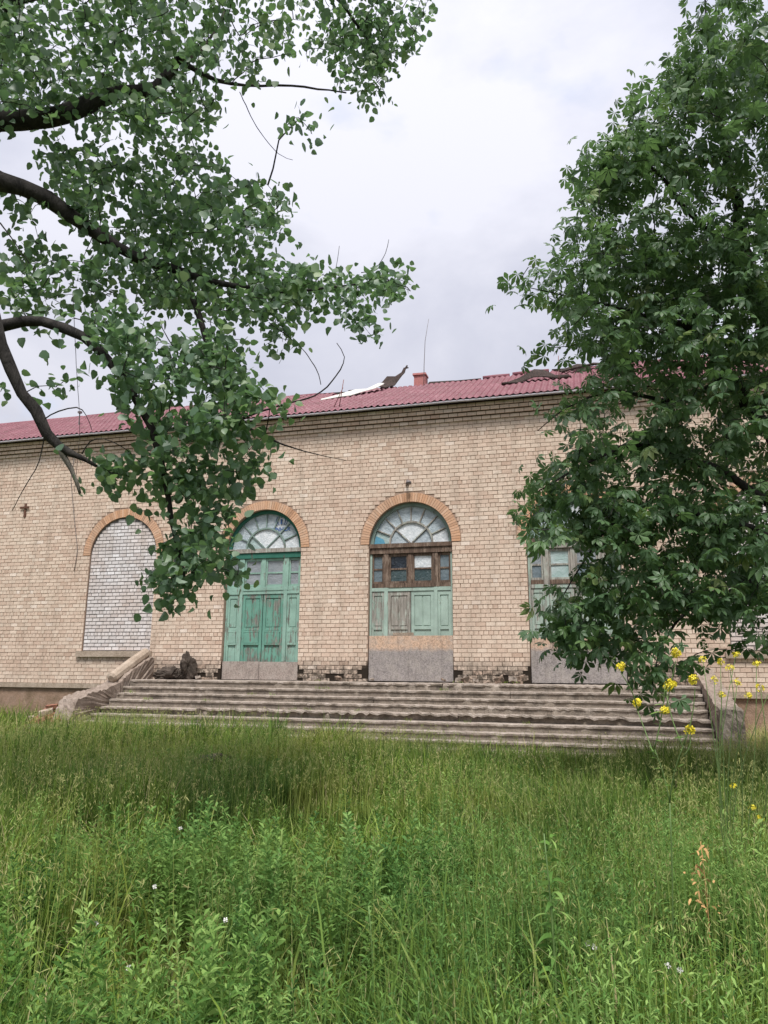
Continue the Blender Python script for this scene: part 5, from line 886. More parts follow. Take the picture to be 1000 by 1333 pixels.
RIGHT_TIPS = ((-40, -606, 1), '1t1n4g2M3F2d2p086K3p1V4l1f0H393z1P7I3x3g302M1l4l2S3G2o1r2m0p280S3a3U0L6M422n4L1D2n4q1x1S0Q3J3E512u2p30270f3w2x1k2P2y3R2Y0q2u2Y1o1i6f1G3T1k1m3B1F2I3A412f0z6m332N1g0y0j4q2L1j0X1N1c131611161k3S2M3K2B5P3j2q7m1e1A101k1Y6Q2I1Z4U342I8n2z0X3v3W1k7U491_5y2N045h2t1Y5g1U18361914333O0M5U153I0Y3S0c6d0P2l3I2-1h0N0d2O4l2L3r1X0O1G3y0d2P4O2L1A3a2O096a3O1z882L1S6n1n3G1t3V2z173O3a4P3V1F70311f4M0_350S4Y4N2P3G2I0g3m1N4L182W3w1e0p4o261N0w2T1n5J2g0w5e390N643T2Y3z2j2I0v1h0c361t0v4v3x21400h0b2Y2X2q2b1f024r201l2v2I0d6p3L375Q290b442O0G5C31165k3K3Z40131E4s473o2k1r0I3u482x5S142u0i0x3O1_1a0Y4P1Q0A4t1N2U6d2G2y573P2c262z3P3T2K352w2Q2L2_3b2j192i190o0O2F2C282T4S432E5f2g1x7g0o1Q3h3Q1C4T483T5J0e0F372G1M2r2r1F362h2F472Z2F1x0G1w231u1r2-3e1o7Q2f1A1s22105W2T2A3O1o223x2-2K1l3H1U0P3P3W0g4J1n6l0X2n463h1q3Y292x1N240w1J2k2W471o0u1W0P1v2u1g2k131O2x0u1C2H0f3t1t5Y2B07682P1R2P2B2Y502H3h262y1O4T492b3Q231C3S1Q103T1X2l333h2E8g0a1h4B2a2v4k2W140d1Q2X5X3g0U690t053F2g1U0Y341H3z182E1G2h0-213X490z2P1I5h3H3D5t2p3O0c3C0t5z0l1F0R1L2Y463S2c31200g391z1M2T2z0c503r3C164L2x783l1C6p120b1I0J34293a3u1131101z3W0x6S1s1s1f1v384V311H0l1I3k1D4F2c4i3q1d5Q1D1-0f2u331Z1H1L2D3B1o2S483w11291-0d3A3j0_2V2A0R2f3I0R2v0l2X1t1K6L3q2p0g4F2t5o3I2U3t3f2m3h1B0M4d2E3g0l312Q6v3w1h6w3E2E5b3B1F4W0u1W0R3e2c2x211i3P2X0k3u222N6Z2x2E621l0V4w4Q3h4T3C310j0-1V3P2L2m522X1C1T370W58362j7m0t094P2Q1j3z0C2b4l3P1r2h133E2D0e0f2R1-2j533T0h3W0n1N4F2M2P7f3O393M373B1X4H1p6E1q2S4Y1h2o1x1x102P362v3H3Z2p5a0z1w4O3k0t6N2A1M4Q1b0k3_2L290n2r1n3Z3E3b1Y3s2e5r0u0i2i2v2r4a42267o3Z0-6_372S3R0h0A3y2H122o1g0l4m1S295N3C1c1d2P0c6U3X1_4-451t4q2H0M6S2i2E333o3Y5G441v604Y2Z8f2k373V2-0b5Y1L2G0p111i262e3G2T2w2R4w0p1e4r2I2c6A0u0A4A1v0A5Z3S1Y6V3v1u7_2R2G4Z4F3t2O331X1h2y1K1S3V281y0r1_492p1R3e2P2A5n0e2B0z3x1K5L1O2Z0N111v1Z40355N0R2l1r0l1F0v190o3E3H2e6W2c3J2e1i2P5p2O1C561Z0n2X362Z2M3M2i7q341p6K3g3R130-0m0V2Z212A2k1H2Q3K0s3k3N0_580h0o3f3N2T2V1P1u4C3E2c2I3z1L6H2l1D2P142F0Y2J3E3N393M3t3-3p354D3y2N2s2N3G332p0n2j0u4q3E372r2r2l1h2I116F1-0B4n2v1e1616253_2q1G7P112s1h0x0y0q282I4F232J6x2s0U462z33633M0v3F1y3B0h3K310O3A175b1p1k1j0-053d0d1_4q2A005G342f7o2K3Y2z3T2-530c0_0N2Q2B4G042a2F3A292G1y1T483f3r0p290d2Q3U1Z4z0j2r2L2y2Z5m3z3_2P3A3u122r0l5I0W3R0Y3O1J481j2G202w1p5x2_2H5I301_5r351H3c4L3y2G1j1M0P1W2F4b1Q0G2v2f3J3O0h2j3O3G1R3b2M2Q281O1M4o1h3Z1Z3Q1P4K2K0H4_251B593e1x2X3c185M2p2N661D174926171q3U0q5Y2A3e0w1N1Z3X1i1B1u371q4i130a2a3-244i250f5J3o1D70253B3l0T1Z2i1O310p3c1O572e1C2t3v1e4i2v1F3H1Q281g303C1A3o1i363b3W0y0u1h313q3e1w3R2p4j4D3b4k1N1_4i390G5z171E30341j414d2f8U4O2b8Q2T0e5Y3L3j2R3S1a5M0e2K28362S4c1r1W3t4H1w6z2P2N1H0O2G2H3z2l6c1Y1d4b4V3F5i3m2F412B0m2L3J265Q3W1b434V2h6H2f1w0y482p3x0m0k2g2_285d0v1T5J3c2Q5l2x0V483K29364R2d6c3F1s4I0_1A2R3_2f5-2Z1j7N1D210w2X2V663c1p8G3V4A1z2J1n6W0u3Y16353b0S0u1A4U2o0i2l2N1s7L401e5_3N3M3e3d3p2D292p490I1r271t1q5O2j2Q3u1o12693O1D6j1_2W7I2c0Z324G3k362b0H682q1O162U2_2q1E0p0M12233j2b1f1V2x3b1y3J2Z2v0U0w1-1y2V1o0W1-4P1W2Z4e33181D3U3s2M1F2E5X2d0q572H1z4q0y1S4M3w32251B1E1g3j4F0t382s3L351W7M352Q8h2Y1o2c2N1O6f1e2O2Y3z2O5D3C261X392C4m1g0-623b382w3u242y2Q1p3X2j1-593W1B3x161U4i1z2C7I2b2W420v1u1-1c0i2-3o1n793-1q4u1h1U312q3K0-353j3C0U1I4Q1i0Y4c2_2-2F2x1a5H2c2n563X2i5G3m1i4P0t321K1u2B2M0t2M2m1E0M34391Q3m3B2o5q230r1N3o3a0f3c2o7L3p2N8I300w442-0L6H3v1p4J1m0a2k3S3E0j1s204r3g392M343Y1v3t146s2A064i3f0c6f1u2a4j2z0p4Q1i0-1T4D2T6D3P255k4P4Q0w3w3W2v3n3L4R4h3M5r2v055i4Z3P660h0c492T0N513D3S3Y3y176P2B096M3e2-1S1q2o3i2x1l2h3P2i6X3R3y2V261y3j1c122r3n0z6v2s1O1_1z16612W211x0h0v3E3A1R5X3E1U3K002q1j2t2D8w2d2A1x1P0i2U281l1D1k2o1Z153U1s1x331e1n0V3A2y1367340_2b1Q2R143J1m433z1v522-16530_0l1S452w5N1S1B3e1S0v0z2A0d551C0s0a4G3I5B0v0r213k3m3L4k308R2i1A283M2z4J0u1J0V3M3T0x302U8b3C1l4y2a103-2h1o6w412I5c3D1-0s2c1T6d1l1j3x3u2B362H0r6e2N3e1w0g2a0u3I1M683x235v2W2g2G2F3V1g0g1k1h1y3I1R0e0T3D1c2O3u2g226N130l0Q3i2y2l2H095V2q2k6Q3v2z1e2z0e5C1j2y1W121Y0T1c0R3J3U1f7A2s313a361u7n2Y297A3v267o1M1v0t1U1E1d1-1H3q1l2_2n0B0K1M2O0-1v2O3T2i1q0r0u3U2R3X1V3R1Q0l1w1-4C3C3h0q0N222F2d3l3x2v2t4I2m4D281a1k472R564F3S2v2L3c0w2l0p393d3c383U2T5f3B1e6e3c2M6c452z4e2l2k1E3k3X3D2h3A3l2r2g5J0f1E0j2k1x2S2l2K8J2Z2k1D2V0i4e3x3F41361G2z0o2b5I1I1h5i07312E2M124z3Q3A4o0I1C1a2z0v312y2r3s3E2u6Y3g326I1P170r32244e42277F04191c0x1_4r3i1s3w3b2a7U2S1a6D1a1o2H4A27522p2R0f3c2t0j2V3I0V140k4-2M0h2V3s267I1Z1i2-0P2L4T3I076B3m3O2a1t0j5e3k2s5g2h0s6K2k1U0m3v3Y0O0G0w1T3Y3l171x2W1F3G3y0e4K2l4w3S2E2x1E2B2W1N074E0m0W2J260w4J2i1h5N1W2y3c2d0s1p191D1-2I04650X2X3C3J2y5g1r2O1h191y441M0S3_2-285-2w2W3g2V1D5x1o175T2c1-4D2U2P5W2V0k5a150-500u1R3S2i1R4e1u1A3h1Q1Y3t1g1I3m1z213P2E1X4Q1Z2Q3b1V2D4R2u1U6b1s265n1U1G5Q2A1M4I2L1f5O0x244Z161J592m2X4J1_1I4O2N29472V203x1L1j4j1x1d3k0k0d3a280i3p2L0-3W1J0L4_2h1m3s2b1Z481d1t442l2W5t1-155u2_166B2E1n5A2C1i4V1k0p3A2a1w6j1C1H3R1p1q3i311o6O1s2e3y1T0n5k2p1t3v2T246f2w2f5P1p1y4_0y2C3m1Q0j332n1z4a1H12441Y1u3d1Y1v3t0e193p252I552M2c3a210y312m2P5k3G2W4N2d2i3s2C125F0d1A3k2G1r6E111x5Q1h0w562a1j6V1q1Y3Q1X1U481f1A5v1N0y5V332r492v2O5U0j0N3p1m0n3T1w0O5d2u0k5z2l12501T0h4u1z184K2K1c3j1n1n5f2i1v4_2I0k4z2c264g2o1x4l1n0S4K362f4p1_173g0p1E4f2w1q4n2n0b5a2G1C33210i5G2o2b5D262X4S3L2-3m2Y1N3c261L4-382D3b1h0q361Q0q3a1l1k3J1F0M5A1O145g0m1R401p0X4K1M1q5R1O1255301v482u1v5n0z244o160h441T0p482R1e6E3L2o4i20114F2O1Q5U270O5S2O0p3c3E2d5k2B1l6g2u1_5p1H0d3T1l1n5O2g1n6h321n3L1s1y5s162I5F1I0w46160d372s165f1U1r4V0r2C4K3F2V6V2N275m3A1w5e1v0p4-2B115T2u1H472J203o0-0h3E35256d2-1s611A2B3p1W1d5v2B1u551L114M1C2C4t1Z1e6P1T0R5F2b1J3p0o0e3D331n6l1x1O4s2z1B4u2j27562M0i532q2a612t2q4f190P4m3A235e181m3m2Q1F4d2i1i3E2p2G750m0a3K2o2m4I241Z4g2C1T5r0j1R3f101n5K2I0z4d2w115X2l1B3L251L5E2h0m4R3E2g5v1q1S4L170v4_1v2N5E1v1u6f2d194T1Q0S4h2R1j6h2q1n3J2_2F651L0u5e0_173N2T1J5y2P0t3h1f0u401F0m3o1f1z4W2V145U2x1z7D10225n18185P0_0l3w2O0y2z3I2v4t0w0Y411r1l642Z0d4n2g277A191j3V0y1W562L1a6A0k0p3m1p0T5X1e255E1-1Y5I1g1v3O1l0X553H2x4b2g1l6d1X1R3u1_0M5V2s1-3W2z2m5H1u20551x0I5S2I2J4A1o225x2Y1P3d0u2B3t2J2p4B2k1W4y2j0o511Q194V1o1z6h2l1s3t0l0v42321v3s1r2Q3w38274e2G0d5K2A1V3I211O3L2h1z6M1b1C5t1H0a3v1i0k372Z175z2J213d2P1W6A2a1g3i211E5I2F0t652I0i5Q2I155Q1a203e1Q183m0r274o381k5w1D0v3D1k1R4U2M163s2w1L342U0f5Q2Q0h5p1m0m4o1x2Q5Q2V0o4C131G4L1Z1e5H2t0u4Q1t1158271R4R2l1M6D1x253_2R1p4D1h1Z4T2G1D4J1k0L5L1a1c5Z2q1y4B211N5k391b6n1k266F35295-2R1N5w2q1F4A1j0c5E1n1n4D2_1x75342B4w1C273n2E0c4-1I0d3m2O1j533H216v2E193j262k4S2_1u491r0w2w2O1e5q3L3B422p2K761N2Z4A1M1Q3v3B2k4i1M144N3A2j4f2p223j1-1N4F1u0u2v2h1g3w1O1w3z2h1J3T1E1O3_250w542U1F3J1Z0x5J130Y4f2n1W6n0s1e4W1F0_4c1x0R5V2v1L4t2T0f5a2y1i6b212N4s1A1O5N1K0i5K0_1Z59191H5T1s185k1X0x5s1J185U190c511t1S6R0x1M590_1M5X1P1S600q1E4s1A1F4_1L1O5S0w0z4m1s1X68180p521q1A6H1x1D5o1Z1P5x0z1Y511c0-5M1r155_0r0w4u0z0u4r1V1V601y1F6D1D1P5C0p0g4w0z1N5V0x1N5C150q4t100m541V1B5P1X1A5t1f0s5_1c1X5s1f1O651w135s0n0e4Z1V0t5A0z0t4e1l1E5-151D4y1_1b6U111A500y0v5C1P165V1W1R5X1G1J5S151O5d1E0y5H0t1D4i1u1K6Y1F0i4t1L1658111E5D1U1L641G1b5Z0L1X0c0l161Y0d1N1q0g1G0N0c1Y0R0C161k0L1P0d0W0k1n0a1X0J0S170k0l0l1Q0s1d1T0o170N0E1f1a0i1C1u0I1B0i0Z0j1P0O0r0W0p1U1f0h1U1c0e1K0Q0V1c1c0P190d0k1H1i0s0t1e0p1K0h0c1V1Z0a151t0g1B0i0Q1B1Z0O1W1q0s1b0k0t1B0x0k1v0n0R0-0V0N1R1g0i1T0O0L191k0n0x1v0R150j0Q0q1Q0n1Z0X0B1M1f0d0u0Z0r131W0f1M120N1v0k0p1D1x0W1W0U0F161u0X110f0m1X0d0a160L0b1T250q1b1l0h1Q2E0Q0o1t0a11250R0w0f0b1L1V0f120x0h1X220M1Q0e0b120x0c1S0z0l1J0v0A1F1p0I1V210N0f1Q0U160o0d1t0e0r0y180b1W0g0r1l1w0o160x200H6d200m6d230R7620106W1v0I6S210o7T270-6k1x0V6F1_0J6F210t6d1_0Z7J1z0q6L14124I161427120v3X1c1O271s2s3Z262C2s2U2p4G2J1v20251e4U1S2k2p19283a1N1h4J1p243r250v3z2a2u452F2g4Y1G1y4I1q1k2y2G1h2u1i1H3l0w1H1t1s0n431S0f3u2R1k4G2W1-3T1A1S241K1U4E2Y3I2V211i2W1c2s2f1P1J3C0_1j3H2522450-0k431j2H4m1P1B2p0n1S2U1s2C2C0w2U331i2K4U1j1X3P1O2C2R1d1X2O0k1c26161N3A1Z202i251m3L1D2i3Q1P1H432C2s2p182D522A2u2m2A2l4D2M2O4y1l1Y40271r4j262U3i211e4K2K2b370k2I2V121q3l1G1L2S261T4I2U2X4d211S4B1X1g4R1r1D3K1h29212R2e4Z1X2A3I1T2E4x1R2G4F161M490r172E1b2b2y2F332f1o2P2X0-133x1_2L3v141Z3g1J1H271Q1m2E132I2U2I1x4G252D2c1_1c281Y1m3L1818362R2K35292E2O1h102s151j371p124C0f2K2C0n2c2n1r2K2X1k283J13142r2G1J3n2G163d1y2t2R2R2p4H1q2t2q2Y2W2p2U2Q3S1w1_471Y2U462Z2y2H2S213a2S272z172C3d0u14312X2F3g1R1J4K1d2F2-2N1j3f141Q230x2A3-1Z282B1q2V2T2N2L2k2L2X4V2G2h2j1Q2T4b1B2I2Y262X3f0r2a2V2R2O3R1Q2h3i1k1G2c1g0x49111W3z1c2K3K2G264G0u2e2i1s253o271i3B1Q1S2V0x2U422Q2T2r1m0t3A1C1A4E1H1c3h1S1r2P1a2p3I101C3W2N1S3_1L0w2U2I2T3K0s1g2S1l1D2E2B224G2J1d2R1D1F2Q1c2A4j1f1A1p20332U172Q3e1A1R22100v4I1i1m3Y0_121_1K2B4L1v2E261W2c2t0n2R2d1j2B321h1-4t1a2X4l0-1S2L1G1S2L25232q1Z0z472L224n1R2r2Z272F3E1m1o27292C3J1T1n4V201C2I1w2c2R1h1h1w2J1j2r0t0t2u1u2e2o2c2m2n1Y1P2V1L1Z3M1n2F3v2X1w3u1-224C2X1u3i1s2k2M222Y3L0t203l1Q192a1d1h3y1j1y3l2217341Y2A2t1o2P3n0t1n3X2Q3C2K2E1K482R2X3Z222U3B1k2A4N1O1c3i2D1-4O0o2R2c242x3Z101C4B1w1N442B1C3v1p1I3p1G1C3b2F1l3F121H372H1L391a292h1U1s3x1e1f2V1T2L2j1Q1b2B1J1e3T1u0w4C2917381T1i4R0w2C3g2O313R0r2L241M2A1B2D231T1h2Y260-1O0q141Q0s112X1s1H2I1a1T2l1X1m2E1f1S0t181w2G0o1W1g0v221Z1C2O2L1v1A2V170p271s1Q2P1m1-1R13131W1g1u2I0p0z0d1i2E291A0s0h1X171X1h1x1k0m1P1_1i151g0r1g1Q0p1q181U112T13200_1e151o1a1s1v1h1M0z1D261b1r1Z2a1S1O2Q1_1E0z0-2V330t291x0u111-0z1m1D0t1U1u1S1h2J0y1i1c1K0x1Y1G2S2T1l1s1W0x2C1r0z1k231N1S2l1K121_1c241R1k2P2_1B1L1M171J1u0n1O1B1n161K1Z0r271_1_1J1l0o2L201q2V1U1O2n171W2O1X1s1m1W12200x0j1J1l111h1f1g281F22170w1v260n1P1j1t0q21141y1x1G1b0-0u1c2G1j1r2V1y1t1z1S1P2Z1I202t1f1z180l2T390w1V1X1b282B1K1C2j1U1H101G230_1C1D1j12272F180n2Z1j2O2x1M1v2D1i1v1_1i2P2i1G0t1K1E29231n292L0w1U170l1c1U1L0v0p0-241h1V2H2D0z1G0u1W1B171C1E101Y1o2u1A0s0j1L1D0v0r131T1U0y1T1J1K2L1A1D151c0q0u0_0t151e1x2g170k1D1k151u1Z1W1i1k2P2k1v1-0y1R1e1w1Q0z251v1S2M1W0h1-1z1q1l0r0-2H1V2G2C1c0w2Q1B142U1T191q1U0z0h1i1L2s0_1h1O0r1D1r1z0y0g1Q1y160n152M1m1T2j1p1y1Z132E1y1R28121J0y0m0s1h121H1s2a231W121m1P100r0m1b1a1A101h1f2q131n2O1y122A1S1q1T1Q2P2J1O2N2N100u0r0o1O2N0s1M2q161r1T1Y0m2G1t1D1F0p1O0z0m201w0s1c1_1C1j1s0o1_1U1A1Z0-181m1o0x1i0y1d0r15101G2V182S2j191i2U1-201v150_1t0x2C31111L2R181a121U102B1i1k1W0p2C2K0z170j1T1I1c16281o1M2A2C0x1J1V1l1e191L2L2o1T1Y1h1B170q1W1g2E1w1k2P1M230_1i100s1V200-1C2I281K101i1u1r300w1M1V0o1I0y1m0F143D0D143C1719001D1D04181802191A060H1G0O0I1G0Q0K0i3z0T0q3q0E0p420V0e3g0Z0n450C0b3m0Z174C030y3v1L1A0E1M12085j2g4V5Q2g5I3-0m4h5H2L6W4q1A4k5N2k1G6K3p3Q5R2i523u251l5u3H5i4I1Z113z0W5X5N2l665G2V1I4i2e5C4V0y393Q1H0g4M1a5n552J2U4P3H0h4v2Y314m3t1V4d0h3y5T1k5n5r2N6L431O0o4_2p6Q55352w431i4C4m275h461c2X5J1s5j3u1U1e4p1332531f2d4m3f0i41231D5z2q4w4V3q1G4P0_495h3D3D5J2L2-4r3B1C5V3l384v3K2Z6G3H534Z193s5K2U7P5U3L5e5K3L554q3T205M3g2E4D2p1A5A365u5X3Y1q4U182v4Q1F5t420e4s5b3v2c4P0W4Q4r2q125T2S695L1t4v6I482P4H15624G2N0l5B1j314q394E5j2v3P4W2p3n4Y2u1f4B1t3W4A0s2d4d372s6b3b5i551a3B5Z392K5Z3L1H4G0Z4a4k1q5_4B3D0e5o2z5n4q1t5m3q190n4E2R2N4_48174K1_4Z5h2M694I121z4v2a6T4Q1o3K4c1Z156S3F5y4b201w6F386Q4w1a4X421j154z3U4K4H1G134g1z44602I6e5f452A4X2s1F5C1r5N4n1k2h3-174y420z5Q5M2C4E3j0z2P4n2b6C')
LEFT_LIMBS = [[(-6.68, -15.15, -1.5, 0.34), (-6.68, -15.15, 0, 0.3), (-6.63, -15.1, 2.0, 0.26), (-6.7299999999999995, -15.15, 4.2, 0.2), (-6.68, -15.05, 7, 0.12), (-6.38, -14.75, 10, 0.05)], [(-6.68, -15.15, 3.2, 0.16), (-5.28, -15.08, 4.83, 0.1105), (-4.95, -14.94, 5.09, 0.0978), (-4.61, -14.76, 5.22, 0.085), (-4.32, -14.63, 5.45, 0.0765), (-3.89, -14.44, 5.63, 0.0638), (-3.69, -14.32, 5.82, 0.051), (-3.61, -14.25, 6.07, 0.0425)], [(-3.61, -14.25, 6.07, 0.0298), (-3.46, -14.14, 6.25, 0.0187), (-3.34, -14.06, 6.53, 0.0119), (-3.28, -14.0, 6.81, 0.0068)], [(-6.68, -15.15, 2.9, 0.15), (-5.26, -15.21, 4.48, 0.102), (-4.82, -14.97, 4.44, 0.085), (-4.51, -14.76, 4.38, 0.0723), (-4.25, -14.55, 4.21, 0.0595), (-4.02, -14.34, 4.06, 0.051), (-3.74, -14.14, 3.97, 0.0425), (-3.55, -13.97, 3.94, 0.0382), (-3.22, -13.67, 3.93, 0.0255), (-2.72, -13.33, 3.97, 0.017), (-2.23, -13.11, 4.09, 0.0102), (-1.72, -12.89, 4.2, 0.0051)], [(-3.55, -13.97, 3.94, 0.0323), (-3.32, -13.99, 3.35, 0.0272), (-3.06, -14.02, 2.83, 0.0221), (-2.83, -14.07, 2.39, 0.017), (-2.6, -14.07, 2.21, 0.0102), (-2.25, -14.05, 2.06, 0.0051), (-1.88, -14.03, 1.96, 0.0026)], [(-6.68, -15.15, 2.2, 0.14), (-4.96, -15.09, 2.9, 0.0638), (-4.59, -15.01, 3.03, 0.0493), (-4.25, -14.93, 3.08, 0.0425), (-3.92, -14.81, 2.94, 0.0408), (-3.6, -14.64, 2.57, 0.0357), (-3.42, -14.51, 2.21, 0.0306), (-3.34, -14.41, 1.85, 0.0255), (-3.29, -14.31, 1.45, 0.0187), (-3.23, -14.2, 1.08, 0.0119), (-3.19, -14.15, 0.86, 0.0068)], [(-6.68, -15.15, 2.1, 0.13), (-4.74, -15.19, 3.13, 0.0595), (-4.52, -15.06, 2.84, 0.0467), (-4.36, -14.93, 2.47, 0.0467), (-4.19, -14.82, 2.16, 0.0425), (-4.08, -14.76, 2.02, 0.0357), (-3.96, -14.71, 1.96, 0.0255), (-3.81, -14.65, 1.87, 0.0119)], [(-4.1, -14.77, 2.04, 0.0255), (-4.01, -14.7, 1.85, 0.0195), (-3.97, -14.67, 1.74, 0.0153), (-3.95, -14.64, 1.65, 0.0119)], [(-3.61, -14.25, 6.07, 0.034), (-3.34, -13.68, 6.24, 0.017), (-2.83, -13.27, 6.46, 0.0119), (-2.44, -12.61, 6.85, 0.0085)], [(-6.68, -15.15, 4.5, 0.12), (-5.79, -14.66, 6.6, 0.0765), (-5.11, -14.14, 7.52, 0.051), (-4.0, -13.53, 8.06, 0.0382), (-2.87, -12.85, 8.35, 0.0255), (-2.34, -12.39, 7.9, 0.0153), (-2.1, -12.2, 7.35, 0.0068)]]
LEFT_BARE_TWIGS = [[(-3.38, -13.41, 6.39, 0.0051), (-3.22, -13.28, 6.02, 0.0043), (-3.01, -13.16, 5.74, 0.0034), (-2.86, -13.11, 5.67, 0.0026)], [(-2.07, -13.09, 4.22, 0.0051), (-1.93, -13.06, 4.26, 0.0034), (-1.82, -13.07, 4.41, 0.0034), (-1.78, -13.09, 4.55, 0.0026)], [(-2.29, -13.25, 4.19, 0.0034), (-2.26, -13.27, 4.31, 0.0026), (-2.24, -13.29, 4.43, 0.0026)], [(-2.83, -14.07, 2.39, 0.0102), (-2.53, -14.01, 2.5, 0.0085), (-2.21, -13.94, 2.59, 0.0068), (-2.02, -13.92, 2.76, 0.0059), (-1.94, -13.94, 2.92, 0.0043), (-2.0, -13.98, 3.04, 0.0034)], [(-2.88, -13.49, 3.58, 0.0051), (-2.53, -13.54, 3.27, 0.0043), (-2.32, -13.63, 2.98, 0.0043), (-2.25, -13.68, 2.8, 0.0034)], [(-4.19, -14.84, 2.25, 0.0068), (-4.09, -14.82, 2.31, 0.0059), (-3.94, -14.79, 2.34, 0.0051), (-3.87, -14.76, 2.28, 0.0034), (-3.83, -14.72, 2.16, 0.0026)], [(-4.2, -14.82, 2.16, 0.0059), (-4.26, -14.78, 1.91, 0.0043), (-4.4, -14.77, 1.67, 0.0034), (-4.49, -14.76, 1.51, 0.0026)], [(-3.92, -14.7, 1.97, 0.0059), (-3.85, -14.7, 2.07, 0.0051), (-3.74, -14.68, 2.09, 0.0043), (-3.57, -14.61, 2.01, 0.0034), (-3.45, -14.55, 1.89, 0.0026)], [(-4.19, -14.68, 3.46, 0.0026), (-4.12, -14.62, 2.77, 0.0026), (-4.06, -14.58, 2.22, 0.0017), (-4.06, -14.57, 1.69, 0.0017)], [(-4.84, -14.9, 4.1, 0.0068), (-4.72, -14.82, 3.92, 0.0051), (-4.54, -14.71, 3.64, 0.0034)]]
RIGHT_LIMBS = [[(3.95, -8.3, -1.5, 0.24), (3.9, -8.25, 0, 0.21), (3.8, -8.2, 1.5, 0.18), (3.12, -8.38, 4.32, 0.1275), (2.73, -8.83, 4.88, 0.102), (2.35, -9.29, 5.52, 0.085), (2.26, -9.57, 6.19, 0.0723), (2.09, -9.93, 7.15, 0.051), (1.95, -10.26, 7.98, 0.0298), (1.89, -10.57, 8.81, 0.0127), (1.87, -10.84, 9.51, 0.0068)], [(3.8, -8.2, 1.5, 0.13), (2.46, -9.02, 3.48, 0.085), (1.95, -9.51, 4.11, 0.068), (1.46, -9.97, 4.62, 0.0425), (0.87, -10.37, 4.71, 0.0255), (0.12, -10.81, 4.8, 0.0127), (-0.5, -11.2, 4.84, 0.0051)], [(2.35, -9.29, 5.52, 0.0595), (1.88, -9.74, 6.02, 0.0425), (1.47, -10.13, 6.31, 0.0298), (1.08, -10.53, 6.67, 0.017), (0.59, -10.88, 6.68, 0.0085)], [(2.73, -8.83, 4.88, 0.0595), (2.58, -9.5, 5.83, 0.0467), (2.62, -10.11, 6.68, 0.034), (2.52, -10.53, 7.5, 0.017), (2.43, -10.77, 8.0, 0.0085)], [(3.88, -8.25, 0.9, 0.12), (2.08, -9.55, 2.52, 0.0595), (1.32, -10.04, 2.84, 0.0425), (0.67, -10.36, 3.0, 0.0298), (0.11, -10.57, 2.78, 0.017), (-0.53, -10.77, 2.38, 0.0068)], [(3.9, -8.25, 0.6, 0.11), (2.2, -9.59, 1.91, 0.051), (1.52, -10.02, 2.05, 0.0382), (0.98, -10.33, 2.3, 0.0298), (0.34, -10.55, 2.01, 0.0187), (-0.03, -10.66, 1.54, 0.0119), (-0.37, -10.63, 1.01, 0.0059)], [(3.9, -8.25, 0.45, 0.1), (2.21, -9.67, 1.33, 0.0425), (1.63, -10.02, 1.21, 0.0298), (1.15, -10.32, 1.01, 0.0213), (0.77, -10.64, 0.56, 0.0119), (0.63, -10.8, 0.14, 0.0051)], [(1.95, -9.51, 4.11, 0.051), (1.3, -9.23, 3.95, 0.034), (0.48, -9.68, 3.98, 0.0213), (-0.13, -10.0, 3.7, 0.0102), (-0.54, -10.14, 3.36, 0.0051)], [(2.26, -9.57, 6.19, 0.0425), (1.63, -9.37, 5.93, 0.0255), (0.78, -9.81, 5.92, 0.0153), (-0.05, -10.18, 5.6, 0.0068)]]

# ================================================================== TREES
CH = {c: i for i, c in enumerate('0123456789ABCDEFGHIJKLMNOPQRSTUVWXYZabcdefghijklmnopqrstuvwxyz-_')}
def dec(t):
    off, s = t; v = np.array([CH[s[i]]*64+CH[s[i+1]] for i in range(0, len(s), 2)]).reshape(-1, 3)
    return (v+np.array(off))/50.0
def smooth_path(p, step=0.16):
    p = np.array(p, float); out = []
    for i in range(len(p)-1):
        p0, p1, p2, p3 = p[max(i-1, 0)], p[i], p[i+1], p[min(i+2, len(p)-1)]
        n = max(2, int(np.linalg.norm(p2[:3]-p1[:3])/step))
        for k in range(n):
            t = k/n; out.append(0.5*((2*p1)+(-p0+p2)*t+(2*p0-5*p1+4*p2-p3)*t*t+(-p0+3*p1-3*p2+p3)*t**3))
    out.append(p[-1]); out = np.array(out); out[:, 3] = np.maximum(out[:, 3], 0.002)
    w = nr.standard_normal((len(out), 3))*0.08*np.minimum(out[:, 3:4]*3, 0.35); w[0] = 0
    out[:, 3] *= 1+nr.uniform(-.10, .12, len(out))
    out[:, :3] += w
    return out
def rot_basis(d, nrm):
    """columns: side, along, normal"""
    d = d/np.linalg.norm(d, axis=1, keepdims=True)
    s = np.cross(d, nrm); s /= np.linalg.norm(s, axis=1, keepdims=True)+1e-9
    n = np.cross(s, d); return np.stack([s, d, n], 2)
def scatter(tmpl, faces, C, R, sc):
    V = np.einsum('nij,vj->nvi', R, tmpl)*sc[:, None, None]+C[:, None, :]
    n, k = len(C), len(tmpl)
    F = (faces[None]+(np.arange(n)*k)[:, None, None]).reshape(-1, 4)
    return V.reshape(-1, 3), F
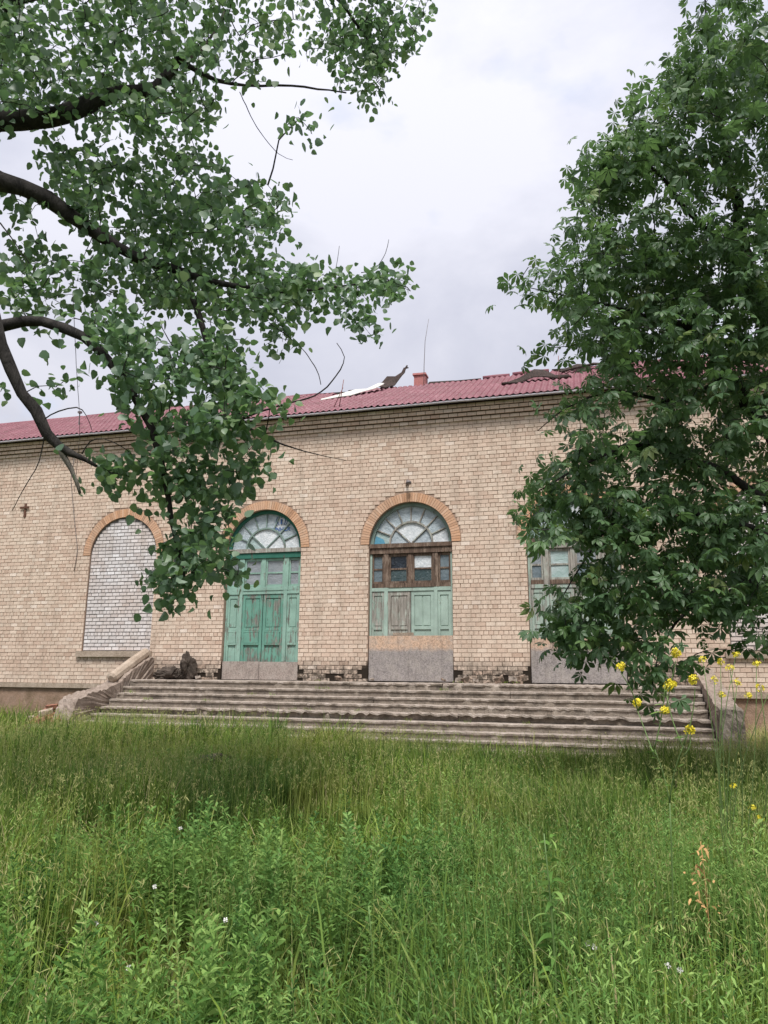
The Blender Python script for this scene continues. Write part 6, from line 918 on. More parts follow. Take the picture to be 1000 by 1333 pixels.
# poplar leaf: broad, pointed, folded along the rib
POP = np.array([[0,0,0],[-.38,.14,.07],[-.46,.46,.09],[-.25,.80,.03],[0,1.0,-.04],[.25,.80,.03],[.46,.46,.09],[.38,.14,.07],[0,.45,0]], float)
POP_F = np.array([[0,8,2,1],[8,4,3,2],[0,7,6,8],[8,6,5,4]])
def chestnut():
    V, F = [], []
    for a, l in ((-112,.62),(-68,.85),(-24,1.0),(22,1.0),(66,.86),(110,.6)):
        a = math.radians(a); s, c = math.sin(a), math.cos(a); b = len(V)
        for x, y, z in ((0,.03,0),(-.09,.35,.0),(-.25,.66,-.05),(-.13,.92,-.15),(0,1.04,-.24),(.13,.92,-.15),(.25,.66,-.05),(.09,.35,.0),(0,.64,-.07)):
            x, y = x*l, y*l; V.append((x*c+y*s, y*c-x*s, z*l-0.10*y*y))
        F += [[b,b+8,b+2,b+1],[b+8,b+4,b+3,b+2],[b,b+7,b+6,b+8],[b+8,b+6,b+5,b+4]]
    return np.array(V), np.array(F)
CHE, CHE_F = chestnut()
def make_tree(name, label, limbs, tips, bare, kind, base):
    root = empty(name, base); tag(root, label, 'tree')
    bx, by, bz = base
    nodes, rads = [], []
    for i, lb in enumerate(limbs):
        p = smooth_path(lb)
        nodes.append(p[:, :3]); rads.append(p[:, 3])
        q = MB(); n = 12 if p[:, 3].max() > 0.05 else 7
        pts = [tuple(r) for r in p]
        q.tube(pts, n); dead = kind == 'poplar' and i in (2, 7)
        o = q.build('trunk' if i == 0 else 'limb', MAT['dead_bark' if dead else 'bark'], root, True)
        if dead: o['label'] = 'pale bare dead branch end'
    nodes = np.concatenate(nodes); rads = np.concatenate(rads)
    dead_end = nodes
    ok = rads < (0.2 if kind == 'poplar' else 0.25)
    P = [tuple(v) for v in nodes[ok]]
    PA = np.zeros((len(P)+len(tips)*4, 3)); PA[:len(P)] = P; n = len(P)
    d0 = np.array([np.min(np.linalg.norm(PA[:n]-t, axis=1)) for t in tips]); order = np.argsort(d0)
    q = MB()
    dirs = np.zeros((len(tips), 3))
    for oi in order:
        t = tips[oi]; D = np.linalg.norm(PA[:n]-t, axis=1)+0.35*np.maximum(0, PA[:n, 2]-t[2]); k = int(np.argmin(D)); a = PA[k]; d = t-a; ln = np.linalg.norm(d)+1e-6
        mid = (a+t)/2+nr.standard_normal(3)*0.06*ln+np.array([0, 0, 0.07*ln]); m1 = a*0.65+mid*0.35+nr.standard_normal(3)*0.02*ln; m2 = mid*0.5+t*0.5+np.array([0, 0, 0.03*ln])
        r = min(0.013, 0.003+0.008*ln)
        q.tube([(*a, r), (*m1, r*.9), (*mid, r*.75), (*m2, r*.6), (*t, r*.35)], 4)
        PA[n:n+3] = (mid, m2, t); n += 3; dirs[oi] = d/ln
    tag(q.build('twigs', MAT['bark'], root), kind='stuff')
    if bare:
        for b in bare:
            q = MB(); q.tube([tuple(r) for r in smooth_path(b, 0.06)], 5); q.build('bare_twig', MAT['bark'], root, True)
    # leaves
    per = 11 if kind == 'poplar' else 6
    C = np.repeat(tips, per, axis=0); N = len(C); spread = 0.085 if kind == 'poplar' else 0.16
    back = nr.uniform(0, 1, (N, 1))**1.3*(0.36 if kind == 'poplar' else 0.34)
    C = C-np.repeat(dirs, per, axis=0)*back+nr.standard_normal((N, 3))*spread*np.array([1, 1, .8])
    out = np.repeat(dirs, per, axis=0)*0.6+nr.standard_normal((N, 3))*0.75
    if kind == 'poplar':
        out[:, 2] -= 0.75; nrm = nr.standard_normal((N, 3)); sc = nr.uniform(0.05, 0.1, N); T, TF = POP, POP_F
    else:
        out[:, 2] = out[:, 2]*0.4-0.45; nrm = nr.standard_normal((N, 3))*0.45+np.array([0, 0, 1.0]); sc = nr.uniform(0.085, 0.165, N); T, TF = CHE, CHE_F
    R = rot_basis(out, nrm)
    R[:, :, 2] *= (nr.uniform(-1.5, 3.5, N) if kind == 'poplar' else nr.uniform(0.6, 2.1, N))[:, None]; R[:, :, 0] *= nr.uniform(0.78, 1.12, N)[:, None]
    dist = np.linalg.norm(C-np.array(CAM), axis=1)
    # the leaves that show largest inside the frame are objects of their own
    v = C-np.array(CAM); zz = v@np.array(_f); xx = v@np.array(_r)/zz; yy = v@np.array(_u)/zz
    vis = (np.abs(xx) < .51) & (np.abs(yy) < .68) & (zz > 1)
    score = np.where(vis, sc/dist, 0); idx = np.argsort(-score)[:290]
    mesh = bpy.data.meshes.new('leaf'); mesh.from_pydata([tuple(v*0.16 if kind != 'poplar' else v*0.085) for v in T], [], [tuple(f) for f in TF]); mesh.materials.append(MAT[kind])
    base_s = 0.16 if kind != 'poplar' else 0.085
    for i in idx:
        o = bpy.data.objects.new('leaf', mesh); M4 = Matrix([[R[i][a][b]*sc[i]/base_s for b in range(3)]+[C[i][a]-base[a]] for a in range(3)]+[[0, 0, 0, 1]])
        o.matrix_local = M4; link(o, root)
    keep = np.ones(N, bool); keep[idx] = False
    V, F = scatter(T, TF, C[keep]-np.array(base), R[keep], sc[keep])
    tone = np.repeat(nr.uniform(0, 1, keep.sum()), len(T))
    m = quads_mesh('foliage', V, tone, False, F); m.materials.append(MAT[kind])
    tag(link(bpy.data.objects.new('foliage', m), root), kind='stuff')
    return root
lt = LEFT_LIMBS[0][0][:3]; rt = RIGHT_LIMBS[0][0][:3]
make_tree('poplar_tree', 'large poplar reaching in from the left with dark limbs and hanging leafy branches', LEFT_LIMBS, dec(LEFT_TIPS), LEFT_BARE_TWIGS, 'poplar', tuple(lt))
make_tree('chestnut_tree', 'dense dark chestnut with drooping hand shaped leaves filling the right side before the steps', RIGHT_LIMBS, dec(RIGHT_TIPS), None, 'chestnut', tuple(rt))

# ================================================================== GRASS AND WEEDS
fdir = np.array([_f.x, _f.y]); fdir /= np.linalg.norm(fdir); rdir = np.array([fdir[1], -fdir[0]])
def hn(x, y, s, seed):
    """cheap smooth noise 0..1"""
    r = np.random.default_rng(seed); t = 0
    for k in range(7):
        a = r.uniform(0, 6.28); f = s*r.uniform(0.6, 1.8); t = t+np.sin((x*math.cos(a)+y*math.sin(a))*f+r.uniform(0, 6.28))
    return 1/(1+np.exp(-t*0.9))
def field(n, r0, r1, ang=36):
    r = np.sqrt(nr.uniform(r0*r0, r1*r1, n)); a = np.radians(nr.uniform(-ang, ang, n))
    x = CAM.x+fdir[0]*r*np.cos(a)+rdir[0]*r*np.sin(a); y = CAM.y+fdir[1]*r*np.cos(a)+rdir[1]*r*np.sin(a)
    keep = (y < -0.15) & ~((x > -13.2) & (x < 2.95) & (y > -3.75))
    # thin growth on the paved strip and the path
    thin = ((x > -6.5) & (x < 2.3) & (y > -5.0)) | ((x > -9.2) & (x < -3.2) & (y > -8.2) & (y < -7.2)) | ((x > 2.9) & (y > -3.4))
    keep &= ~(thin & (nr.uniform(0, 1, n) < 0.93))
    return x[keep], y[keep], r[keep]
def blades(x, y, r, h, w, lean, tone):
    n = len(x); a = nr.uniform(0, 2*np.pi, n); dx, dy = np.cos(a), np.sin(a); b = a+np.pi/2+nr.uniform(-.6, .6, n); wx, wy = np.cos(b), np.sin(b)
    V = np.zeros((n, 8, 3))
    for k, (t, ww) in enumerate(((0, .8), (.4, 1.0), (.75, .7), (1.0, .08))):
        off = lean*h*t*t; z = h*(t-0.35*lean*t*t)
        cx, cy = x+dx*off, y+dy*off
        V[:, 2*k] = np.stack([cx-wx*w*ww/2, cy-wy*w*ww/2, GZ+z], 1); V[:, 2*k+1] = np.stack([cx+wx*w*ww/2, cy+wy*w*ww/2, GZ+z], 1)
    F = np.array([[0,1,3,2],[2,3,5,4],[4,5,7,6]])[None]+(np.arange(n)*8)[:, None, None]
    return V.reshape(-1, 3), F.reshape(-1, 4), np.repeat(tone, 8)
VV, FF, TT = [], [], []; base_i = 0
def push(v, f, t):
    global base_i
    VV.append(v); FF.append(f+base_i); TT.append(t); base_i += len(v)
for n, r0, r1, ang in ((36000, 1.7, 5.2, 42), (62000, 5.2, 9.5, 37), (78000, 9.5, 17, 35), (26000, 17, 27, 34)):
    x, y, r = field(n, r0, r1, ang)
    g = hn(x, y, 1.5, 3); g2 = hn(x, y, 0.6, 9); g3 = hn(x, y, 5.0, 14)
    g5 = hn(x, y, 2.4, 88); g6 = hn(x, y, 3.1, 123); h = (0.12+0.24*g+0.10*g2+0.22*g3+0.18*g5)*nr.uniform(0.45, 1.3, len(x))
    h = np.where((g6 > .80) & (r < 9), h*.55, h)
    h = np.where(r < 5.5, h*(0.62+0.3*g3), h); h = np.where((np.abs(x+5.3) < .9) & (np.abs(y+5.6) < .8), h*1.9, h)
    h = np.where((y > -7.0) & (x > -6.0), h*0.68, h)
    h = np.where((y > -8.0) & (x < -6.0), h*1.22, h)
    w = nr.uniform(0.004, 0.0105, len(x))*(1+np.clip(r-5, 0, 20)*0.085)
    tone = np.clip(nr.normal(0.38, 0.22, len(x))+0.34*(g5-0.5)-0.22*(g6 > .72), 0, 0.93); dry = nr.uniform(0, 1, len(x)) < 0.035; tone[dry] = 1.0
    push(*blades(x, y, r, h, w, nr.uniform(0.05, 1.05, len(x))*(0.6+0.7*g5), tone))
x, y, r = field(2600, 1.8, 7, 40); g3 = hn(x, y, 3.0, 61); k = nr.uniform(0, 1, len(x)) < g3; x, y, r = x[k], y[k], r[k]
push(*blades(x, y, r, nr.uniform(.4, .78, len(x)), nr.uniform(.009, .016, len(x)), nr.uniform(0.1, 0.9, len(x)), np.clip(nr.normal(.75, .12, len(x)), 0, .93)))
# dead straw, bent low
x, y, r = field(9000, 2.2, 19, 37); g3 = hn(x, y, 1.8, 71); k = nr.uniform(0, 1, len(x)) < g3*g3; x, y, r = x[k], y[k], r[k]
push(*blades(x, y, r, nr.uniform(.3, .62, len(x)), .005*(1+np.clip(r-4, 0, 20)*0.1), nr.uniform(0.3, 1.0, len(x)), np.full(len(x), .985)))
# seed heads on thin stalks
x, y, r = field(24000, 2.5, 19, 37); n = len(x); g = hn(x, y, 1.1, 21); k = nr.uniform(0, 1, n) < g; x, y, r = x[k], y[k], r[k]; n = len(x)
h = nr.uniform(0.5, 0.85, n); h = np.where((y > -7.0) & (x > -6.5), h*0.75, h)
push(*blades(x, y, r, h, 0.003*(1+np.clip(r-3, 0, 20)*0.12), nr.uniform(0.02, 0.25, n), np.full(n, 0.88)))
def strips_at(P0, D_, ln, wid, tone, bend=0.25):
    """leaf-like strips of two quads"""
    n = len(P0); D_ = D_/np.linalg.norm(D_, axis=1, keepdims=True); S_ = np.cross(D_, nr.standard_normal((n, 3))); S_ /= np.linalg.norm(S_, axis=1, keepdims=True)
    V = np.zeros((n, 6, 3)); dn = np.array([0, 0, -1.0])
    for k, (t, ww) in enumerate(((0, .25), (.5, 1.0), (1.0, .06))):
        c = P0+D_*(ln*t)[:, None]+dn*(bend*ln*t*t)[:, None]
        V[:, 2*k] = c-S_*(wid*ww/2)[:, None]; V[:, 2*k+1] = c+S_*(wid*ww/2)[:, None]
    F = np.array([[0,1,3,2],[2,3,5,4]])[None]+(np.arange(n)*6)[:, None, None]
    return V.reshape(-1, 3), F.reshape(-1, 4), np.repeat(tone, 6)
# tufts in the joints of the steps and dry grass beside the right stair wall
def tufts(cs, per, hm, tone, spread):
    cs = np.array(cs, float); c = np.repeat(cs, per, axis=0); k = len(c); X_ = c[:, 0]+nr.normal(0, spread, k); Y_ = c[:, 1]+nr.normal(0, spread*.35, k)
    v, f, t = blades(X_, Y_, None, nr.uniform(.35, 1.1, k)*hm, np.full(k, .008), nr.uniform(.1, .9, k), np.clip(nr.normal(tone, .12, k), 0, 1)); v[:, 2] += np.repeat(c[:, 2]-GZ, 8); push(v, f, t)
tufts([(-6.9+nr.normal(0, 3.2), -1.2-.3*j-.05*(j > 4)+.02, -0.06-j*0.1635) for j in (1, 2, 3, 4, 5, 6, 7) for _ in range(3)], 16, .10, .7, .07)
tufts([(-3.3, -.35, -.05), (-2.2, -.25, -.05), (-1.8, -.3, -.05), (-7.2, -.3, -.05)], 22, .09, .75, .09)
tufts([(3.25, -1.2, GZ), (3.5, -1.7, GZ), (3.8, -1.2, GZ), (4.0, -2.1, GZ), (3.4, -2.3, GZ)], 170, .75, .96, .16)
# feathery heads
m = 7; hx = np.repeat(x, m); hy = np.repeat(y, m); hh = np.repeat(h, m)
P0 = np.stack([hx+nr.normal(0, .012, n*m), hy+nr.normal(0, .012, n*m), GZ+hh*nr.uniform(.8, 1.0, n*m)], 1)
push(*strips_at(P0, nr.standard_normal((n*m, 3))*0.5+np.array([0, 0, 1.0]), nr.uniform(.02, .05, n*m), np.repeat(0.004*(1+np.clip(r-3, 0, 20)*0.1), m), np.full(n*m, 0.96), 0.1))
m_ = quads_mesh('grass', np.concatenate(VV), np.concatenate(TT), False, np.concatenate(FF)); m_.materials.append(MAT['grass'])
tag(link(bpy.data.objects.new('grass', m_)), 'tall unmown grass with pale seed heads covering the whole foreground', 'grass', kind='stuff')
# leafy weeds mixed through the grass
VV, FF, TT = [], [], []; base_i = 0
for nn, r0, r1, m, la, lb, wa, hA, hB in ((4200, 1.7, 5.6, 50, .05, .11, .0145, .42, .80), (4300, 5.0, 11, 34, .035, .08, .013, .36, .66)):
    x, y, r = field(nn, r0, r1, 40); g = hn(x, y, 1.4, 33); g4 = hn(x, y, 4.2, 37); g6 = hn(x, y, 3.1, 123); k = (nr.uniform(0, 1, len(x)) < (g*0.55+g4*0.5)*(1-.85*(g6 > .80))); x, y, r = x[k], y[k], r[k]
    n = len(x); h = nr.uniform(hA, hB, n)*(0.62+0.3*g[k]+0.28*g4[k]); feather = hn(x, y, 1.0, 44) > 0.48
    lx, ly = nr.normal(0, .07, n), nr.normal(0, .07, n)
    tt = np.tile(np.linspace(.2, 1.0, m), n); X_ = np.repeat(x, m)+np.repeat(lx, m)*tt; Y_ = np.repeat(y, m)+np.repeat(ly, m)*tt; Z_ = GZ+np.repeat(h, m)*tt
    aa = np.tile(np.arange(m)*2.4, n)+np.repeat(nr.uniform(0, 6, n), m); up = 0.3+1.0*tt
    D_ = np.stack([np.cos(aa), np.sin(aa), up+nr.normal(0, .2, n*m)], 1); fe = np.repeat(feather, m); big = np.repeat(nr.uniform(.7, 1.25, n), m)
    ln = np.where(fe, nr.uniform(.02, .05, n*m), nr.uniform(la, lb, n*m)*(1.2-.55*tt)*big); wd = np.where(fe, .007, wa*big)*nr.uniform(.6, 1.3, n*m)
    P0 = np.stack([X_, Y_, Z_], 1); P0 += np.where(fe[:, None], nr.normal(0, .035, (n*m, 3)), 0)
    push(*strips_at(P0, D_, ln, wd, np.repeat(np.clip(nr.normal(.45, .25, n)+.5*(g4[k]-.5), 0, 1), m)+nr.normal(0, .06, n*m), 0.38))
    top = np.stack([x, y, np.full(n, GZ)], 1); push(*strips_at(top, np.stack([lx, ly, h], 1), np.sqrt(h*h+lx*lx+ly*ly), np.full(n, .01), np.full(n, .7), 0.0))
m_ = quads_mesh('weeds', np.concatenate(VV), np.concatenate(TT), False, np.concatenate(FF)); m_.materials.append(MAT['weeds'])
tag(link(bpy.data.objects.new('weeds', m_)), 'low leafy weeds growing through the foreground grass', 'weeds', kind='stuff')

# ------------------------------------------------------------------ single plants
def strip_leaf(b, p, d, ln, wd, bend=0.3, n=3):
    p = Vector(p); d = Vector(d).normalized(); s = d.cross(Vector((rnd.uniform(-1, 1), rnd.uniform(-1, 1), rnd.uniform(.2, 1)))).normalized(); vs = []
    for k in range(n+1):
        t = k/n; w = wd*math.sin(math.pi*(0.12+0.86*t))/2; c = p+d*ln*t+Vector((0, 0, -bend*ln*t*t)); vs += [c-s*w, c+s*w]
    b.add([tuple(v) for v in vs], [(2*k, 2*k+1, 2*k+3, 2*k+2) for k in range(n)], rnd.uniform(.3, .9))
def stem_pts(p0, p1, r0, r1, bow=0.05, n=6):
    p0, p1 = Vector(p0), Vector(p1); side = Vector((rnd.uniform(-1, 1), rnd.uniform(-1, 1), 0))*bow
    return [(*(p0.lerp(p1, k/n)+side*math.sin(math.pi*k/n)), r0+(r1-r0)*k/n) for k in range(n+1)]
def flower_head(parent, c, R_, n=26, mat='petal'):
    b = MB(); r = rnd
    for i in range(n):
        d = Vector((r.gauss(0, 1), r.gauss(0, 1), r.gauss(0, .8)+.3)).normalized(); p = Vector(c)+d*R_*r.uniform(.45, 1)
        for k in range(4):
            a = k*math.pi/2+r.uniform(-.3, .3); t = d.cross(Vector((0.3, .5, .8))).normalized(); u = d.cross(t); e = t*math.cos(a)+u*math.sin(a); f = d.cross(e)
            s = .0085; b.add([tuple(p), tuple(p+e*s+f*s*.5+d*.002), tuple(p+e*s*1.5+d*.003), tuple(p+e*s-f*s*.5+d*.002)], [(0,1,2,3)])
    return b.build('flower', MAT[mat], parent)
def leafy(p, label):
    K = empty('leafy_weed', (p[0], p[1], GZ)); tag(K, label, 'weed', 'leafy weeds in the foreground')
    q = MB(); q.tube(stem_pts((p[0]+rnd.uniform(-.03, .03), p[1], GZ), p, .005, .003, .02), 5); q.build('stem', MAT['stalk'], K, True)
    for k in range(26):
        s = .15+.85*k/26; q = MB(); a = k*2.4+rnd.uniform(-.3, .3); strip_leaf(q, (p[0], p[1], GZ+(p[2]-GZ)*s), (math.cos(a), math.sin(a), .6+s), rnd.uniform(.05, .095)*(1.2-.55*s), .017, .5, 4); q.build('leaf', MAT['weeds'], K)
def white_flower(p, label):
    K = empty('white_flower', (p[0], p[1], GZ)); tag(K, label, 'wildflower', 'tiny white wildflowers in the foreground')
    q = MB(); q.tube(stem_pts((p[0], p[1], GZ), p, .003, .002, .02), 4); q.build('stem', MAT['stalk'], K)
    flower_head(K, p, .007, 5, 'white_petal')
M1 = empty("mustard_plant", (0.287, -15.390, GZ)); tag(M1, "tall spindly yellow flowered mustard plant rising in front of the right steps", "wild plant")
q = MB(); q.tube(stem_pts((0.276, -15.393, -1.42), (0.328, -15.607, -0.348), .0042, .0032, .04), 6); q.build("stem", MAT["stalk"], M1, True)
q = MB(); q.tube(stem_pts((0.328, -15.607, -0.348), (0.273, -15.624, -0.1), .0034, .0022, .015), 5); q.build("stem", MAT["stalk"], M1, True)
q = MB(); q.tube(stem_pts((0.273, -15.624, -0.1), (0.34, -15.675, 0.212), .0034, .0022, .015), 5); q.build("stem", MAT["stalk"], M1, True)
q = MB(); q.tube(stem_pts((0.328, -15.607, -0.348), (0.4, -15.701, -0.071), .0034, .0022, .015), 5); q.build("stem", MAT["stalk"], M1, True)
q = MB(); q.tube(stem_pts((0.4, -15.701, -0.071), (0.466, -15.742, 0.197), .0034, .0022, .015), 5); q.build("stem", MAT["stalk"], M1, True)
q = MB(); q.tube(stem_pts((0.399, -15.698, -0.089), (0.344, -15.661, 0.157), .0034, .0022, .015), 5); q.build("stem", MAT["stalk"], M1, True)
q = MB(); q.tube(stem_pts((0.332, -15.644, 0.065), (0.396, -15.684, 0.322), .0034, .0022, .015), 5); q.build("stem", MAT["stalk"], M1, True)
q = MB(); q.tube(stem_pts((0.271, -15.616, -0.137), (0.211, -15.521, 0.075), .0034, .0022, .015), 5); q.build("stem", MAT["stalk"], M1, True)
q = MB(); q.tube(stem_pts((0.211, -15.521, 0.075), (0.136, -15.637, 0.265), .0034, .0022, .015), 5); q.build("stem", MAT["stalk"], M1, True)
q = MB(); q.tube(stem_pts((0.397, -15.69, -0.125), (0.431, -15.704, -0.021), .0034, .0022, .015), 5); q.build("stem", MAT["stalk"], M1, True)
q = MB(); q.tube(stem_pts((0.344, -15.661, 0.157), (0.368, -15.664, 0.201), .0034, .0022, .015), 5); q.build("stem", MAT["stalk"], M1, True)
flower_head(M1, (0.138, -15.642, 0.292), .024)
flower_head(M1, (0.398, -15.691, 0.359), .024)
flower_head(M1, (0.369, -15.667, 0.212), .024)
flower_head(M1, (0.461, -15.752, 0.232), .024)
flower_head(M1, (0.212, -15.475, 0.111), .024)
flower_head(M1, (0.333, -15.648, 0.083), .024)
flower_head(M1, (0.432, -15.708, -0.003), .024)
flower_head(M1, (0.368, -15.505, 0.198), .024)
lf = MB()
for p, e in [((0.276, -15.393, -1.42), (0.328, -15.607, -0.348)), ((0.328, -15.607, -0.348), (0.273, -15.624, -0.1)), ((0.273, -15.624, -0.1), (0.34, -15.675, 0.212)), ((0.328, -15.607, -0.348), (0.4, -15.701, -0.071)), ((0.4, -15.701, -0.071), (0.466, -15.742, 0.197))]:
    for k in range(9):
        s = rnd.random(); c = Vector(p).lerp(Vector(e), s); strip_leaf(lf, c, (rnd.gauss(0, 1), rnd.gauss(0, 1), rnd.uniform(-.1, .8)), rnd.uniform(.03, .075), .005, .2)
lf.build("leaves", MAT["weeds"], M1)
M2 = empty("mustard_plant", (0.891, -13.419, -1.42)); tag(M2, "second yellow flowered mustard plant, farther back before the right stair wall", "wild plant")
q = MB(); q.tube(stem_pts((0.891, -13.419, -1.42), (0.755, -13.893, 0.357), .004, .0025, .12), 5); q.build("stem", MAT["stalk"], M2, True); flower_head(M2, (0.755, -13.893, 0.357), .03, 16)
q = MB(); q.tube(stem_pts((0.891, -13.419, -1.42), (0.891, -13.745, 0.338), .004, .0025, .12), 5); q.build("stem", MAT["stalk"], M2, True); flower_head(M2, (0.891, -13.745, 0.338), .03, 16)
q = MB(); q.tube(stem_pts((0.891, -13.419, -1.42), (0.917, -13.941, 0.294), .004, .0025, .12), 5); q.build("stem", MAT["stalk"], M2, True); flower_head(M2, (0.917, -13.941, 0.294), .03, 16)
q = MB(); q.tube(stem_pts((0.891, -13.419, -1.42), (0.982, -13.795, 0.2), .004, .0025, .12), 5); q.build("stem", MAT["stalk"], M2, True); flower_head(M2, (0.982, -13.795, 0.2), .03, 16)
q = MB(); q.tube(stem_pts((0.891, -13.419, -1.42), (1.119, -13.785, 0.323), .004, .0025, .12), 5); q.build("stem", MAT["stalk"], M2, True); flower_head(M2, (1.119, -13.785, 0.323), .03, 16)
q = MB(); q.tube(stem_pts((0.891, -13.419, -1.42), (0.842, -13.731, 0.213), .004, .0025, .12), 5); q.build("stem", MAT["stalk"], M2, True); flower_head(M2, (0.842, -13.731, 0.213), .03, 16)
q = MB(); q.tube(stem_pts((0.891, -13.419, -1.42), (1.056, -13.755, 0.11), .004, .0025, .12), 5); q.build("stem", MAT["stalk"], M2, True); flower_head(M2, (1.056, -13.755, 0.11), .03, 16)
q = MB(); q.tube(stem_pts((0.891, -13.419, -1.42), (0.907, -13.583, 0.103), .004, .0025, .12), 5); q.build("stem", MAT["stalk"], M2, True); flower_head(M2, (0.907, -13.583, 0.103), .03, 16)
q = MB(); q.tube(stem_pts((0.891, -13.419, -1.42), (1.093, -13.97, 0.168), .004, .0025, .12), 5); q.build("stem", MAT["stalk"], M2, True); flower_head(M2, (1.093, -13.97, 0.168), .03, 16)
q = MB(); q.tube(stem_pts((0.891, -13.419, -1.42), (1.019, -13.615, 0.39), .004, .0025, .12), 5); q.build("stem", MAT["stalk"], M2, True); flower_head(M2, (1.019, -13.615, 0.39), .03, 16)
q = MB(); q.tube(stem_pts((0.891, -13.419, -1.42), (1.245, -13.732, 0.244), .004, .0025, .12), 5); q.build("stem", MAT["stalk"], M2, True); flower_head(M2, (1.245, -13.732, 0.244), .03, 16)
M3 = empty("yellow_flower", (1.097, -12.51, GZ)); tag(M3, "small yellow wildflower at the right edge of the grass, highest of three", "wildflower", "small yellow wildflowers at the right edge"); q = MB(); q.tube(stem_pts((1.097, -12.459999999999999, GZ), (1.097, -12.51, -0.667), .004, .002), 5); q.build("stem", MAT["stalk"], M3); flower_head(M3, (1.097, -12.51, -0.667), .03, 14)
M3 = empty("yellow_flower", (1.203, -12.66, GZ)); tag(M3, "small yellow wildflower at the right edge of the grass, middle of three", "wildflower", "small yellow wildflowers at the right edge"); q = MB(); q.tube(stem_pts((1.203, -12.61, GZ), (1.203, -12.66, -0.813), .004, .002), 5); q.build("stem", MAT["stalk"], M3); flower_head(M3, (1.203, -12.66, -0.813), .03, 14)
M3 = empty("yellow_flower", (1.259, -12.627, GZ)); tag(M3, "small yellow wildflower at the right edge of the grass, lowest of three", "wildflower", "small yellow wildflowers at the right edge"); q = MB(); q.tube(stem_pts((1.259, -12.577, GZ), (1.259, -12.627, -0.892), .004, .002), 5); q.build("stem", MAT["stalk"], M3); flower_head(M3, (1.259, -12.627, -0.892), .03, 14)
K = empty("flower_bud", (-2.551, -15.186, GZ)); tag(K, 'leftmost flower bud, standing tallest among the seed grass', "flower bud", "closed flower buds on stalks in the grass"); q = MB(); q.tube(stem_pts((-2.551, -15.186, GZ), (-2.581, -15.186, -0.866), .005, .004, .02), 6); q.build("stalk", MAT["stalk"], K, True)
q = MB(); c = (-2.581, -15.186, -0.866); q.tube([(c[0], c[1], c[2]-.01, .005), (c[0], c[1], c[2]+.008, 0.012), (c[0], c[1], c[2]+.03, 0.0108), (c[0]+.003, c[1], c[2]+.06, .006), (c[0]+.004, c[1], c[2]+.088, .002)], 7); q.build("bud", MAT["bud"], K, True)
K = empty("flower_bud", (-2.109, -15.697, GZ)); tag(K, 'pale closed flower bud nearest the camera on a bent stalk', "flower bud", "closed flower buds on stalks in the grass"); q = MB(); q.tube(stem_pts((-2.109, -15.697, GZ), (-1.859, -15.697, -1.009), .005, .004, .02), 6); q.build("stalk", MAT["stalk"], K, True)
q = MB(); c = (-1.859, -15.697, -1.009); q.tube([(c[0], c[1], c[2]-.01, .005), (c[0], c[1], c[2]+.008, 0.012), (c[0], c[1], c[2]+.03, 0.0108), (c[0]+.003, c[1], c[2]+.06, .006), (c[0]+.004, c[1], c[2]+.088, .002)], 7); q.build("bud", MAT["bud"], K, True)
K = empty("flower_bud", (-2.003, -15.217, GZ)); tag(K, 'slender closed bud leaning right above the dark grass hollow', "flower bud", "closed flower buds on stalks in the grass"); q = MB(); q.tube(stem_pts((-2.003, -15.217, GZ), (-1.843, -15.217, -0.759), .005, .004, .02), 6); q.build("stalk", MAT["stalk"], K, True)
q = MB(); c = (-1.843, -15.217, -0.759); q.tube([(c[0], c[1], c[2]-.01, .005), (c[0], c[1], c[2]+.008, 0.008), (c[0], c[1], c[2]+.03, 0.007200000000000001), (c[0]+.003, c[1], c[2]+.06, .006), (c[0]+.004, c[1], c[2]+.088, .002)], 7); q.build("bud", MAT["bud"], K, True)
K = empty("flower_bud", (-2.844, -15.648, GZ)); tag(K, 'thin closed bud close to the left edge of the grass', "flower bud", "closed flower buds on stalks in the grass"); q = MB(); q.tube(stem_pts((-2.844, -15.648, GZ), (-2.864, -15.648, -1.053), .005, .004, .02), 6); q.build("stalk", MAT["stalk"], K, True)
q = MB(); c = (-2.864, -15.648, -1.053); q.tube([(c[0], c[1], c[2]-.01, .005), (c[0], c[1], c[2]+.008, 0.008), (c[0], c[1], c[2]+.03, 0.007200000000000001), (c[0]+.003, c[1], c[2]+.06, .006), (c[0]+.004, c[1], c[2]+.088, .002)], 7); q.build("bud", MAT["bud"], K, True)
K = empty("flower_bud", (-0.42600000000000005, -14.873, GZ)); tag(K, 'single pale green bud in the weeds right of centre', "flower bud", "closed flower buds on stalks in the grass"); q = MB(); q.tube(stem_pts((-0.42600000000000005, -14.873, GZ), (-0.406, -14.873, -0.988), .005, .004, .02), 6); q.build("stalk", MAT["stalk"], K, True)
q = MB(); c = (-0.406, -14.873, -0.988); q.tube([(c[0], c[1], c[2]-.01, .005), (c[0], c[1], c[2]+.008, 0.012), (c[0], c[1], c[2]+.03, 0.0108), (c[0]+.003, c[1], c[2]+.06, .006), (c[0]+.004, c[1], c[2]+.088, .002)], 7); q.build("bud", MAT["bud"], K, True)
K = empty("dry_weed", (0.521, -14.964, GZ)); tag(K, "withered orange brown weed standing in the green grass on the right", "dry plant"); q = MB(); q.tube(stem_pts((0.521, -14.964, GZ), (0.52, -15.014, -0.629), .004, .002, .03), 5); q.build("stem", MAT["dry_leaf"], K, True)
q = MB()
for k in range(46):
    z = rnd.uniform(-0.983, -0.649); strip_leaf(q, (0.521+rnd.gauss(0, .035), -14.964+rnd.gauss(0, .03), z), (rnd.gauss(0, 1), rnd.gauss(0, 1), rnd.gauss(0, .5)), rnd.uniform(.02, .05), .014, .5)
q.build("leaves", MAT["dry_leaf"], K)
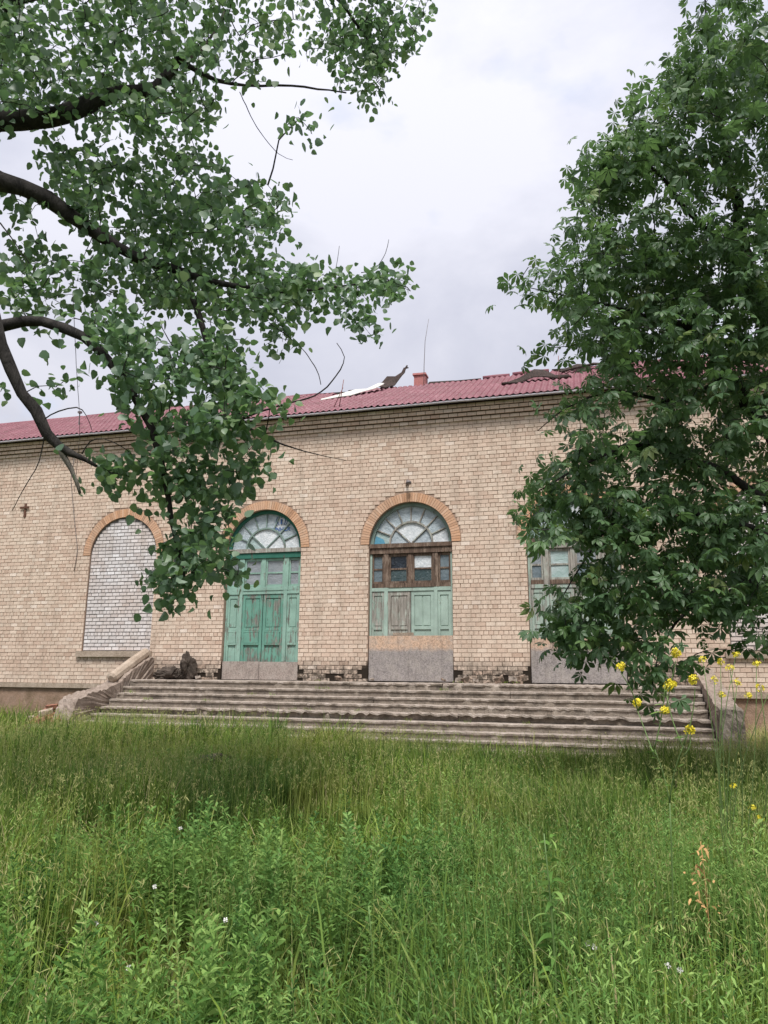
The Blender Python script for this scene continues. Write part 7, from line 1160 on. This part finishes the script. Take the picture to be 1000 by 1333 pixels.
K = empty("thistle", (-0.231, -15.784, GZ)); tag(K, "tall pale green thistle with long curling leaves in the right foreground", "wild plant"); q = MB(); q.tube(stem_pts((-0.231, -15.784, GZ), (-0.26, -15.793, -0.486), .007, .003, .02), 7); q.build("stem", MAT["stalk"], K, True)
for k in range(46):
    s = .15+.85*k/46; q = MB(); a = k*2.4; strip_leaf(q, (-0.231, -15.784, GZ+(-0.486-GZ)*s), (math.cos(a), math.sin(a), .7), rnd.uniform(.10, .2)*(1.2-.6*s), .024, .75, 6); q.build("leaf", MAT["weeds"], K)
leafy((-2.346, -16.438, -1.147), 'bright leafy weed in the bottom left corner')
leafy((-1.141, -15.735, -0.894), 'upright leafy weed at the centre of the foreground')
leafy((-0.547, -16.093, -0.929), 'leafy weed with narrow leaves right of the centre foreground')
leafy((-1.485, -16.547, -1.014), 'leafy weed at the bottom left of centre')
leafy((0.619, -15.734, -1.084), 'leafy weed in the bottom right corner')
leafy((-0.721, -16.451, -0.966), 'leafy weed nearest the bottom edge at the centre')
leafy((-1.658, -14.923, -0.897), 'broad leaved plant behind the narrow leaved weeds at the centre')
leafy((-2.015, -16.27, -1.014), 'leafy weed among the grass blades in the left foreground')
leafy((0.164, -15.774, -0.995), 'leafy weed between the thistle and the dry weed')
white_flower((-2.463, -15.56, -0.948), 'white flower alone in the left grass above the leafy weeds')
white_flower((-2.856, -14.633, -0.834), 'left one of the pair of tiny far white flowers')
white_flower((-2.789, -14.613, -0.839), 'right one of the pair of tiny far white flowers')
white_flower((-1.935, -15.713, -1.033), 'white flower just left of the bent bud stalk')
white_flower((-2.531, -15.987, -1.02), 'white flower nearest the left edge of the grass')
white_flower((-2.066, -16.383, -1.044), 'lowest white flower on the left side')
white_flower((-0.052, -15.847, -0.936), 'left upper of the white flowers right of the thistle')
white_flower((0.251, -15.86, -0.979), 'white flower low between the thistle and the dry weed')
white_flower((0.302, -15.842, -0.998), 'white flower farthest right in the foreground')
white_flower((-0.082, -15.802, -0.941), 'palest white flower close beside the thistle stem')
